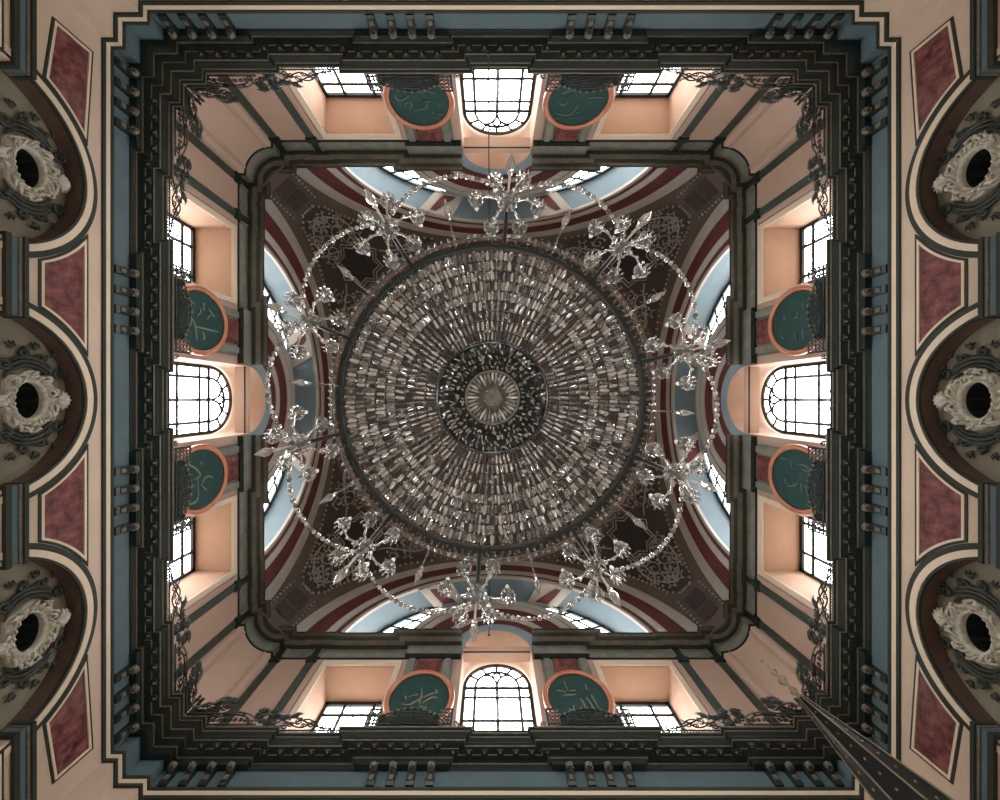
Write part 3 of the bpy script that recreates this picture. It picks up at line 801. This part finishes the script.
# ------------------------------------------------------------------ gallery railings
RZ = 11.30
def railpiece(name, kind, sg=1):
    root = empty(name)
    def T(mb, pts, r=.02, key='rail', closed=False, n=5): mb.tube([(s_ * sg, 0, h_) for s_, h_ in pts], r, key, n, closed)
    def rails(s0, s1, hs, r=.022):
        m = MB()
        for h_ in hs: T(m, [(s0, h_), (s1, h_)], r)
        m.build('rail', root)
    def pickets(s0, s1, h_, n):
        m = MB()
        for i in range(n):
            s_ = s0 + (s1 - s0) * (i + .5) / n
            m.tube([(s_ * sg, 0, 0), (s_ * sg, 0, h_ * .6), (s_ * sg, 0, h_)], [.016, .022, .006], 'rail', 5)
        m.build('picket_row', root)
    def leafs(lst):
        m = MB()
        for s_, h_, a, l in lst:
            for da in (-1.1, -.75, -.4, 0, .35, .7, 1.05):
                q = a + da
                m.tube([(s_ * sg, 0, h_), ((s_ + .5 * l * cos(q)) * sg, .04, h_ + .5 * l * sin(q)), ((s_ + l * cos(q + .2)) * sg, .0, h_ + l * sin(q + .2))], [.012, .026, .006], 'rail', 5)
        m.build('leaf_spray', root)
    def spir(cx, cz, r, a0, t, n=14): return [(cx + r * (1 - .75 * i / n) * cos(a0 + t * 2 * pi * i / n), cz + r * (1 - .75 * i / n) * sin(a0 + t * 2 * pi * i / n)) for i in range(n + 1)]
    if kind == 'crest':
        rails(-1.22, 1.22, (.03, .12))
        m = MB()
        m.box(-.86, .86, -.03, -.015, .0, .42, 'dark'); m.build('back_plate', root)
        m = MB()
        top = [(-.95, .40), (-.7, .46), (-.4, .6), (0, .68), (.4, .6), (.7, .46), (.95, .40)]
        T(m, smoothpts(top), .03)
        for i, (a, c) in enumerate(smoothpts(top)[::2]): m.ball((a, .02, c), .045, 'bronze2', 6)
        T(m, [(.62 * cos(2 * pi * i / 28), .36 + .2 * sin(2 * pi * i / 28)) for i in range(28)], .022, closed=True)
        T(m, [(.46 * cos(2 * pi * i / 28), .36 + .13 * sin(2 * pi * i / 28)) for i in range(28)], .018, closed=True)
        for i in range(9): T(m, [(-.4 + .1 * i, .25), (-.36 + .09 * i, .47)], .014)
        for s_ in (-1, 1):
            T(m, spir(s_ * .72, .25, .12, 0, 1.4 * s_)); T(m, spir(s_ * .3, .58, .09, 1, 1.2 * s_))
        m.build('cresting', root)
        for s_ in (-1, 1):
            m = MB()
            for i in range(3):
                for j in range(4):
                    m.tube([(s_ * (.95 + .12 * i) + .055 * cos(2 * pi * q / 10), 0, .2 + .13 * j + .06 * sin(2 * pi * q / 10)) for q in range(10)], .018, 'rail', 4, True)
                    m.ball((s_ * (.89 + .12 * i), .02, .2 + .13 * j), .03, 'bronze2', 6)
            T(m, [(s_ * 1.22, 0), (s_ * 1.22, .64)], .03); T(m, [(s_ * .87, 0), (s_ * .87, .6)], .022)
            T(m, [(s_ * .87, .66), (s_ * 1.24, .68)], .022)
            m.build('ring_lattice', root)
    elif kind == 'scroll':         # s runs from the roundel (0) to the dark strip (2.9)
        rails(0, 2.9, (.02, .10)); pickets(0, 2.9, .16, 34)
        m = MB()
        T(m, smoothpts([(.9, .16), (1.3, .22), (1.7, .38), (2.1, .56), (2.5, .5)]), .022)
        T(m, smoothpts([(1.2, .16), (1.7, .5), (2.2, .3), (2.7, .16)]), .02)
        T(m, smoothpts([(1.4, .5), (1.8, .2), (2.3, .4), (2.8, .66)]), .02)
        for q in ((1.55, .3, .12, 0, 1.4), (1.95, .42, .13, 2, -1.4), (2.3, .25, .12, 1, 1.3), (2.55, .45, .12, 3, -1.3), (1.15, .2, .08, 0, 1.2), (2.75, .28, .1, 0, 1.3), (2.7, .62, .09, 1, -1.2), (2.15, .3, .1, 0, 1.3), (2.4, .6, .09, 2, 1.2), (1.75, .28, .09, 1, -1.3), (2.85, .45, .1, 2, 1.3), (2.62, .22, .09, 0, -1.3)): T(m, spir(*q), .02)
        m.build('scrollwork', root)
        leafs([(2.1, .55, 1.2, .24), (2.45, .45, 1.8, .25), (2.75, .5, 1.5, .3), (2.6, .2, .8, .2), (2.85, .25, 2.2, .22), (2.85, .7, 1.5, .2)])
    elif kind == 'cartouche':      # -0.75..0.75 between the two dark strips
        rails(-.85, .85, (.02, .10)); pickets(-.85, .85, .15, 18)
        m = MB()
        T(m, [(-.7 * cos(pi * i / 16), .2 + .36 * sin(pi * i / 16)) for i in range(17)], .028, 'bronze')
        T(m, [(-.56 * cos(pi * i / 16), .2 + .26 * sin(pi * i / 16)) for i in range(17)], .02)
        for i in range(7): T(m, spir(-.45 + .15 * i, .27, .07, i, 1.3 if i % 2 else -1.3, 9), .016)
        for s_ in (-1, 1):
            for cx, cz, r in ((.62, .2, .1), (.8, .3, .1), (.72, .46, .09), (.3, .5, .06), (.9, .5, .08)): T(m, spir(s_ * cx, cz, r, 1, 1.3 * s_, 10), .02)
        m.build('oval_tracery', root)
        leafs([(-.85, .3, 1.3, .28), (.85, .3, 1.8, .28), (-.78, .5, 1.7, .24), (.78, .5, 1.4, .24), (-.9, .15, 2.2, .2), (.9, .15, .9, .2)])
    elif kind == 'low':
        rails(-1.33, 1.33, (.02, .08)); pickets(-1.33, 1.33, .13, 32)
        for s_ in (-1, 1):
            m = MB()
            T(m, [(s_ * 1.2, 0), (s_ * 1.2, .35)], .02); T(m, spir(s_ * 1.05, .2, .1, 0, 1.3 * s_), .016); T(m, spir(s_ * 1.28, .35, .08, 1, 1.3 * s_), .016)
            m.build('end_scroll', root)
    return root
def cornerpiece():                 # local: corner apex at origin, arms along -x and +y ... built for the top right corner
    root = empty('balcony_corner_railing')
    def A(d, h_): return (-d, 0, h_) if d >= 0 else (0, -d, h_)
    m = MB()
    for h_ in (.02, .12): m.tube([A(1.0, h_), A(0, h_), A(-1.0, h_)], .025, 'rail', 5)
    m.build('rail', root)
    def T(pts, r=.025, key='rail'): m.tube([A(d, h_) for d, h_ in pts], r, key, 5)
    for sg in (-1, 1):
        m = MB()
        T([(sg * d, h_) for d, h_ in smoothpts([(.02, .34), (.2, .4), (.34, .52), (.52, .5), (.66, .62), (.85, .6)])], .035, 'bronze')
        T([(sg * d, h_) for d, h_ in smoothpts([(.02, .62), (.15, .3), (.4, .22), (.7, .4), (.9, .3)])], .025)
        for cx, cz, r in ((.18, .2, .1), (.42, .32, .12), (.7, .25, .11), (.9, .45, .1), (.6, .5, .08), (.3, .42, .08), (.56, .2, .09), (.84, .24, .09), (.98, .3, .09), (.74, .5, .07), (.1, .42, .07)):
            T([(sg * (cx + r * (1 - .7 * i / 12) * cos(1.3 * 2 * pi * i / 12)), cz + r * (1 - .7 * i / 12) * sin(1.3 * 2 * pi * i / 12)) for i in range(13)], .02)
        T([(sg * .06, .1), (sg * .06, .7)], .025); T([(sg * .14, .1), (sg * .11, .7)], .02)
        m.build('scrollwork', root)
    for sg in (-1, 1):
        m = MB(); m.tube([A(sg * .6, .45), A(sg * .8, .52), A(sg * 1.05, .5)], .02, 'rail', 5)
        for d, h_, a, l in ((.85, .5, 1.2, .26), (.95, .35, 1.0, .26), (.75, .6, 1.6, .22), (1.0, .55, .8, .22), (.66, .52, 1.5, .2)):
            for da in (-1.0, -.6, -.2, .2, .6, 1.0):
                q = a + da
                m.tube([A(sg * d, h_), A(sg * (d + .5 * l * cos(q)), h_ + .5 * l * sin(q)), A(sg * max(.02, d + l * cos(q)), h_ + l * sin(q))], [.012, .03, .006], 'rail', 5)
        m.build('leaf_spray', root)
    m = MB(); m.box(-.8, -.02, -.03, -.01, 0, .3, 'dark'); m.build('back_plate', root)
    m = MB(); m.box(.01, .03, .02, .8, 0, .3, 'dark'); m.build('back_plate', root)
    return root
crest = railpiece('balcony_railing', 'crest'); low = railpiece('balcony_railing', 'low'); cart = railpiece('balcony_railing', 'cartouche')
scr = {1: railpiece('balcony_railing', 'scroll', 1), -1: railpiece('balcony_railing', 'scroll', -1)}
usedr = set()
def rput(src, k, u, w, label, group, cat='railing'):
    o = src if id(src) not in usedr else copy_tree(src)
    usedr.add(id(src)); place(o, k, u, w, RZ); tag(o, label, cat, group)
for k in range(4):
    s_ = SIDES[k]
    rput(low, k, 0, 9.42, 'low spiked brass railing before the arched window on the %s side' % s_, 'gallery railings')
    for u in (-1, 1):
        p_ = poslabel(k, u)
        rput(crest, k, u * 2.62, 9.25, 'dark crested railing with oval tracery before the %s roundel of the %s side' % (p_, s_), 'gallery railings')
        rput(scr[u], k, u * 3.92, 9.42, 'scrolled brass railing before the %s square window of the %s side' % (p_, s_), 'gallery railings')
        rput(cart, k, u * 7.8, 9.25, 'short railing with oval cartouche at the %s end of the %s gallery' % (p_, s_), 'gallery railings')
cp = cornerpiece()
for k, nm in enumerate(('top right', 'bottom right', 'bottom left', 'top left')):
    o = cp if k == 0 else copy_tree(cp)
    a = rz(k); x, y = 8.95, -8.95
    o.location = (x * cos(a) - y * sin(a), x * sin(a) + y * cos(a), RZ); o.rotation_euler.z = a
    tag(o, 'leafy scrolled brass railing in the %s corner of the gallery' % nm, 'railing', 'corner railings of the gallery')

# ------------------------------------------------------------------ tie rods and hanging wires
b = MB(); b.tube([(-1.345, 0, 0), (1.345, 0, 0)], .035, 'iron', 6); tr = b.build('tie_rod')
for k in range(4):
    o = tr if k == 0 else tr.copy()
    if k: COL.objects.link(o)
    place(o, k, 0, W + .12, 16.05); tag(o, 'black iron tie rod across the arched recess on the %s side' % SIDES[k], 'rod', 'tie rods')
b = MB(); b.tube([(0, 0, 0), (0, 0, 12.9)], .022, 'iron', 5); b.ball((0, 0, 0), .06, 'iron', 6)
wr = b.build('hanging_wire')
for i, (yy, nm) in enumerate(((-9.0, 'top'), (9.3, 'bottom'))):
    o = wr if i == 0 else wr.copy()
    if i: COL.objects.link(o)
    o.location = (-.32, yy, 10.4 if i == 0 else 15.8)
    if i: o.scale.z = .58
    tag(o, 'thin black wire hanging before the %s arched window' % nm, 'wire', 'hanging wires')

# ------------------------------------------------------------------ chandelier
CX, CY, CZ = -.23, -.06, 10.0
ch = empty('chandelier', (CX, CY, CZ))
tag(ch, 'huge crystal chandelier with ten candle arms and bead garlands under the dome', 'chandelier')
RR = 3.79
def pxr(px, z): return px * z / 400.0
m = MB(); m.lathe([(RR - .035, -.06), (RR + .035, -.06), (RR + .05, 0), (RR + .035, .08), (RR - .035, .08), (RR - .035, -.06)], 96, 'dark'); m.build('rim', ch)
# bowl profile
def bowl(px):
    t = (147 - px) / 90.0
    z = 9.93 - 1.35 * t ** .85
    return pxr(px, z), z - CZ
bars = [147 - 10 * i for i in range(10)]
def crystal_bar(mb, a, b_, r, key, side):
    a = Vector(a); b_ = Vector(b_); d = b_ - a
    mb.tube([a, a + d * .18, a + d * .82, b_], [r * .7, r, r, r * .7], key, 6, smooth=False)
def strand(px0, px1, seed, wmul=1.0):
    R_ = random.Random(seed); m = MB()
    nrow = int(round((px0 - px1) / 10))
    for i in range(nrow):
        p0 = px0 - 10 * i - .6; p1 = px0 - 10 * (i + 1) + .9
        r0, z0 = bowl(p0); r1, z1 = bowl(p1)
        sp = 2 * pi * ((r0 + r1) / 2) / 96
        w = min(.058, sp * .25) * wmul * R_.uniform(.85, 1.1)
        j = R_.uniform(-.12, .12) * sp
        key = R_.choice(['crystal', 'crystal', 'rosecrystal', 'crystald'])
        if R_.random() < .93: crystal_bar(m, (r0, j, z0), (r1, -j, z1), w, key, 6)
        r2, z2 = bowl(px0 - 10 * (i + 1)); m.ball((r2, 0, z2 - .01), .03, 'crystald', 6)
    pts = [(*[bowl(px0 - (px0 - px1) * i / 8)[0]], 0, bowl(px0 - (px0 - px1) * i / 8)[1] + .03) for i in range(9)]
    m.tube(pts, .013, 'iron', 4)
    return m
protos = [strand(147, 57, s_).build('crystal_strand', ch) for s_ in range(6)]
NS = 96
for i in range(NS):
    o = protos[i] if i < 6 else protos[(i * 5 + i // 7) % 6].copy()
    if i >= 6: COL.objects.link(o)
    o.rotation_euler.z = 2 * pi * i / NS
ex = MB(); R2 = random.Random(11)
for i in range(NS):
    a = 2 * pi * (i + .5) / NS; ca, sa = cos(a), sin(a)
    for row in range(5):
        p0 = 147 - 10 * row - R2.uniform(.4, 1.8); p1 = 147 - 10 * (row + 1) + R2.uniform(.6, 1.6)
        r0, z0 = bowl(p0); r1, z1 = bowl(p1)
        if R2.random() < .12: continue
        crystal_bar(ex, (r0 * ca, r0 * sa, z0 + .02), (r1 * ca, r1 * sa, z1 + .02), .043 * (1 - .08 * row), R2.choice(['crystal', 'rosecrystal', 'crystald']), 6)
for i in range(260):                              # loose drops hung over the basket
    a = R2.uniform(0, 2 * pi); px = R2.uniform(60, 145); r0, z0 = bowl(px)
    ex.tube([(r0 * cos(a), r0 * sin(a), z0 - .04), (r0 * cos(a), r0 * sin(a), z0 - .09), (r0 * cos(a), r0 * sin(a), z0 - .2)], [.01, .045, .008], 'crystal', 6, smooth=False)
o = ex.build('crystal_drops', ch); o['kind'] = 'stuff'
for px in bars:
    r_, z_ = bowl(px); m = MB(); m.tube([(r_ * cos(2 * pi * i / 72), r_ * sin(2 * pi * i / 72), z_ + .02) for i in range(72)], .022, 'dark', 5, True); m.build('hoop', ch)
# inner basket
m = MB()
for ring, (p0, p1, n) in enumerate(((54, 48, 100), (49, 43, 88), (43, 37, 76), (37, 32, 64), (32, 27, 50))):
    for i in range(n):
        a = 2 * pi * i / n + R2.uniform(-.03, .03); z = 8.5 - .06 * ring - CZ
        if R2.random() < .12: continue
        da = R2.uniform(-.05, .05) if R2.random() < .7 else R2.uniform(-.14, .14)
        ra, rb = pxr(p0 - R2.uniform(0, 2), 8.5), pxr(p1 + R2.uniform(0, 2), 8.5)
        crystal_bar(m, (ra * cos(a), ra * sin(a), z), (rb * cos(a + da), rb * sin(a + da), z - .05), .016 + .01 * R2.random(), R2.choice(['crystald', 'crystal', 'dark', 'crystal']), 6)
o = m.build('inner_crystals', ch); o['kind'] = 'stuff'
m = MB(); m.lathe([(1.22, 8.75 - CZ), (1.15, 8.62 - CZ), (.95, 8.56 - CZ), (.5, 8.5 - CZ), (.02, 8.48 - CZ)], 64, 'spire'); m.build('inner_dish', ch)
m = MB(); m.tube([(.53 * cos(2 * pi * i / 48), .53 * sin(2 * pi * i / 48), 8.12 - CZ) for i in range(48)], .03, 'crystald', 8, True)
m.lathe([(.50, 8.12 - CZ), (.52, 8.3 - CZ), (.6, 8.5 - CZ)], 48, 'crystald'); m.build('bottom_ring', ch)
m = MB()
for i in range(36):
    a = 2 * pi * i / 36; r0, r1 = .5, (.33 if i % 2 else .27)
    m.tube([(r0 * cos(a), r0 * sin(a), 8.12 - CZ), ((r0 + r1) / 2 * cos(a), (r0 + r1) / 2 * sin(a), 8.06 - CZ), (r1 * cos(a), r1 * sin(a), 8.1 - CZ)], [.022, .028, .005], 'crystal' if i % 3 else 'rosecrystal', 6, smooth=False)
m.lathe([(.50, 8.22 - CZ), (.2, 8.12 - CZ), (.16, 8.02 - CZ), (.08, 7.96 - CZ), (.005, 7.95 - CZ)], 32, 'crystald')
for i in range(14):
    a = 2 * pi * i / 14; m.ball((.15 * cos(a), .15 * sin(a), 8.03 - CZ), .03, 'crystal', 6)
m.build('bottom_rosette', ch)
# outer fringe
m = MB(); NF = 150
for i in range(NF):
    a = 2 * pi * i / NF
    for r_, z0, z1, w_ in ((RR + .13, -.02, -.12, .035), (RR + .24, .02, -.2, .045)):
        c_, s__ = cos(a), sin(a)
        m.tube([(r_ * c_, r_ * s__, z0), (r_ * c_, r_ * s__, (z0 + z1) / 2), (r_ * c_, r_ * s__, z1)], [.012, w_, .01], 'crystal' if i % 3 else 'crystald', 6, smooth=False)
o = m.build('crystal_fringe', ch); o['kind'] = 'stuff'
m = MB(); m.tube([((RR + .24) * cos(2 * pi * i / 96), (RR + .24) * sin(2 * pi * i / 96), .05) for i in range(96)], .018, 'bronze2', 5, True)
for i in range(40):
    a = 2 * pi * i / 40; m.tube([(RR * cos(a), RR * sin(a), .05), ((RR + .24) * cos(a), (RR + .24) * sin(a), .05)], .015, 'dark', 4)
m.build('fringe_hoop', ch)
# inner frame and hanging rod
m = MB()
for i in range(10):
    a = radians(22.5 + 36 * i); m.tube([(.1 * cos(a), .1 * sin(a), 1.6), (1.6 * cos(a), 1.6 * sin(a), .7), (RR * cos(a), RR * sin(a), .08)], .035, 'dark', 5)
m.tube([(0, 0, -1.4), (0, 0, 2.0)], .1, 'dark', 8); m.build('frame', ch)
m = MB(); m.tube([(0, 0, 2.0), (0, 0, 21.9)], .04, 'iron', 6); m.build('hanging_rod', ch)
# arms with candle clusters, in local radial coordinates (x outwards)
HUB = 4.86
def cup_mesh():
    m = MB()
    m.lathe([(.01, -.10), (.05, -.09), (.06, -.04), (.14, .0), (.17, .03), (.15, .05), (.05, .06)], 14, 'crystald')
    for i in range(10):
        a = 2 * pi * i / 10; x, y = .16 * cos(a), .16 * sin(a)
        m.tube([(x, y, .02), (x * 1.08, y * 1.08, -.07), (x * 1.1, y * 1.1, -.13), (x * 1.1, y * 1.1, -.24)], [.008, .022, .03, .004], 'crystal', 6, smooth=False)
    m.lathe([(.03, -.10), (.02, -.16), (.05, -.22), (.03, -.3), (.004, -.34)], 8, 'crystal')
    return m
def arm():
    m = MB(); m.tube([(RR, 0, .02), (RR + .5, 0, .0), (HUB, 0, -.02)], [.06, .055, .05], 'iron', 6)
    m.lathe([(.02, -.55), (.09, -.45), (.05, -.3), (.12, -.2), (.16, -.1), (.10, .0), (.14, .1), (.06, .3), (.01, .55)], 12, 'crystald', (HUB, 0, 0))
    for i in range(12):
        a = 2 * pi * i / 12
        m.tube([(HUB + .2 * cos(a), .2 * sin(a), .0), (HUB + .24 * cos(a), .24 * sin(a), -.14), (HUB + .22 * cos(a), .22 * sin(a), -.3)], [.01, .035, .005], 'crystal', 6, smooth=False)
    root = m.build('arm', ch)
    m = MB()
    m.tube([(HUB, 0, -.5), (HUB, 0, -1.35)], [.022, .03], 'candle', 8)
    m.lathe([(.03, -1.3), (.065, -1.36), (.035, -1.42), (.075, -1.52), (.10, -1.64), (.08, -1.8), (.03, -1.98), (.004, -2.08)], 8, 'crystal', (HUB, 0, 0), smooth=False)
    m.build('drop_pendant', root)
    proto_c = None
    for i in range(6):
        a = radians(30 + 60 * i); rr = .78 if i % 3 == 1 else .7; zz = (.12 if i % 2 else -.05)
        ex_, ey = HUB + rr * cos(a), rr * sin(a)
        b_ = MB(); mid = (HUB + rr * .55 * cos(a), rr * .55 * sin(a), -.30)
        b_.tube([(HUB + .08 * cos(a), .08 * sin(a), -.12), (HUB + rr * .3 * cos(a), rr * .3 * sin(a), -.2), mid, (HUB + rr * .9 * cos(a), rr * .9 * sin(a), -.22 + zz), (ex_, ey, -.08 + zz)], .028, 'crystal', 6)
        for j in (.35, .6, .85): b_.ball((HUB + rr * j * cos(a), rr * j * sin(a), -.34), .04, 'crystal', 6)
        b_.build('branch', root)
        if proto_c is None: proto_c = cup_mesh().build('candle_cup', root); c = proto_c
        else: c = proto_c.copy(); COL.objects.link(c); c.parent = root
        c.location = (ex_, ey, zz)
        if i == 0:
            b_ = MB(); b_.tube([(0, 0, .05), (0, 0, .32)], [.035, .03], 'candle', 8); b_.lathe([(.02, .32), (.05, .38), (.055, .43), (.03, .5), (.004, .57)], 8, 'candle'); cd0 = b_.build('candle_bulb', root); cd = cd0
        else: cd = cd0.copy(); COL.objects.link(cd); cd.parent = root
        cd.location = (ex_, ey, zz)
    return root
arm0 = arm()
A0 = 22.5
for i in range(10):
    o = arm0 if i == 0 else copy_tree(arm0, ch)
    o.rotation_euler.z = radians(A0 + 36 * i)
# garlands: beads from hub to hub
def garland():
    m = MB(); h = radians(18); p0 = Vector((HUB * cos(-h), HUB * sin(-h), -.45)); p1 = Vector((HUB * cos(h), HUB * sin(h), -.45))
    n = 27
    for i in range(n):
        t = (i + .5) / n; p = p0.lerp(p1, t); p.z -= 1.35 * (1 - (2 * t - 1) ** 2)
        m.ball(p, .052 if i % 2 else .064, ('rosecrystal' if i % 2 else 'crystal') if i % 5 else 'crystald', 6)
    m.tube([p0.lerp(p1, j / 12) - Vector((0, 0, 1.35 * (1 - (2 * j / 12 - 1) ** 2))) for j in range(13)], .008, 'iron', 4)
    return m.build('bead_garland', ch)
g0 = garland()
for i in range(10):
    o = g0 if i == 0 else g0.copy()
    if i: COL.objects.link(o)
    o.rotation_euler.z = radians(A0 + 18 + 36 * i)
m = MB()
m.tube([(RR, 0, 0), (RR + .3, 0, .05), (RR + .42, 0, -.02), (RR + .42, 0, -.8)], .022, 'crystald', 6)
m.lathe([(.015, -.75), (.05, -.85), (.03, -.95), (.07, -1.1), (.085, -1.2), (.05, -1.45), (.005, -1.75)], 8, 'crystal', (RR + .42, 0, 0), smooth=False)
s0 = m.build('spear_drop', ch)
for i in range(10):
    o = s0 if i == 0 else s0.copy()
    if i: COL.objects.link(o)
    o.rotation_euler.z = radians(A0 + 18 + 36 * i)

# ------------------------------------------------------------------ pulpit spire (lower right)
SX, SY = 5.73, 5.75
mi = empty('pulpit_spire', (SX, SY, -1.5))
tag(mi, 'dark conical spire with gold ribs and finial rising in the bottom right corner', 'spire')
Z0 = 1.5
def oct_ring(r, z): return [(r * cos(pi / 8 + pi / 4 * j), r * sin(pi / 8 + pi / 4 * j), z) for j in range(8)]
m = MB(); m.loft([oct_ring(.70, 4.0 + Z0), oct_ring(.56, 4.6 + Z0), oct_ring(.30, 6.3 + Z0), oct_ring(.05, 7.75 + Z0)], 'spire', True, True, False); m.build('cone', mi)
for j in range(8):
    a = pi / 8 + pi / 4 * j
    m = MB(); m.tube([(r_ * cos(a), r_ * sin(a), z_ + Z0) for r_, z_ in ((.715, 4.0), (.575, 4.6), (.312, 6.3), (.06, 7.75))], [.02, .018, .014, .01], 'goldrib', 5); m.build('gold_rib', mi)
m = MB()
for j in range(8):
    a = pi / 4 * (j + 1)
    for i in range(12):
        z_ = 4.3 + i * .27; r_ = (.56 + (.30 - .56) * (z_ - 4.6) / 1.7 if z_ > 4.6 and z_ < 6.3 else (.70 + (.56 - .70) * (z_ - 4.0) / .6 if z_ <= 4.6 else .30 + (.05 - .30) * (z_ - 6.3) / 1.45)) * cos(pi / 8) + .005
        m.ball((r_ * cos(a), r_ * sin(a), z_ + Z0), .026 * (.5 + .5 * r_ / .6), 'goldrib', 6)
m.build('gold_stud', mi)
m = MB(); m.lathe([(.05, 7.7), (.07, 7.75), (.03, 7.82), (.08, 7.92), (.03, 8.02), (.025, 8.1), (.10, 8.22), (.03, 8.32), (.025, 8.38), (.075, 8.46), (.02, 8.55), (.05, 8.62), (.012, 8.7), (.012, 8.78), (.04, 8.82), (.003, 8.92)], 12, 'goldrib', (0, 0, Z0)); m.build('finial', mi)
m = MB(); m.lathe([(.05, 3.7 + Z0), (.74, 3.7 + Z0), (.80, 3.85 + Z0), (.78, 4.0 + Z0), (.05, 4.02 + Z0)], 8, 'goldrib', smooth=False); m.build('canopy', mi)
for j in range(4):
    a = pi / 4 + pi / 2 * j
    m = MB(); m.lathe([(.09, 0), (.09, .2), (.06, .3), (.055, 3.4 + Z0), (.09, 3.6 + Z0), (.09, 3.72 + Z0)], 10, 'stone', (.52 * cos(a), .52 * sin(a), 0)); m.build('column', mi)
m = MB(); m.lathe([(.02, 0), (.72, 0), (.72, 1.2), (.02, 1.2)], 8, 'stone', smooth=False); m.build('pedestal', mi)

# ------------------------------------------------------------------ light and camera
w = bpy.data.worlds.new('overcast_sky'); SC.world = w; w.use_nodes = True
nt = w.node_tree; bg = nt.nodes['Background']
tc = nt.nodes.new('ShaderNodeTexCoord'); sp = nt.nodes.new('ShaderNodeSeparateXYZ'); cr = nt.nodes.new('ShaderNodeValToRGB')
mp = nt.nodes.new('ShaderNodeMath'); mp.operation = 'MULTIPLY_ADD'; mp.inputs[1].default_value = .5; mp.inputs[2].default_value = .5
nt.links.new(tc.outputs['Generated'], sp.inputs[0]); nt.links.new(sp.outputs['Z'], mp.inputs[0]); nt.links.new(mp.outputs[0], cr.inputs['Fac'])
cr.color_ramp.elements[0].position = .46; cr.color_ramp.elements[0].color = (.20, .195, .18, 1)
cr.color_ramp.elements[1].position = .53; cr.color_ramp.elements[1].color = (.93, .97, 1, 1)
nt.links.new(cr.outputs['Color'], bg.inputs['Color']); bg.inputs['Strength'].default_value = 12.0
cam = bpy.data.cameras.new('camera'); co = link('camera', cam)
cam.sensor_width = 36; cam.lens = 14.4; cam.clip_start = .05; cam.clip_end = 200
cam.shift_x = .010; cam.shift_y = -.001
co.location = (-.28, -.03, 0); co.rotation_euler = (pi, 0, 0)
SC.camera = co
vs = SC.view_settings
vs.view_transform = 'Standard'; vs.look = 'None'; vs.gamma = 1; vs.use_curve_mapping = False
vs.exposure = 0.9
SC.cycles.max_bounces = 8; SC.cycles.diffuse_bounces = 6; SC.cycles.glossy_bounces = 3
SC.cycles.use_denoising = True
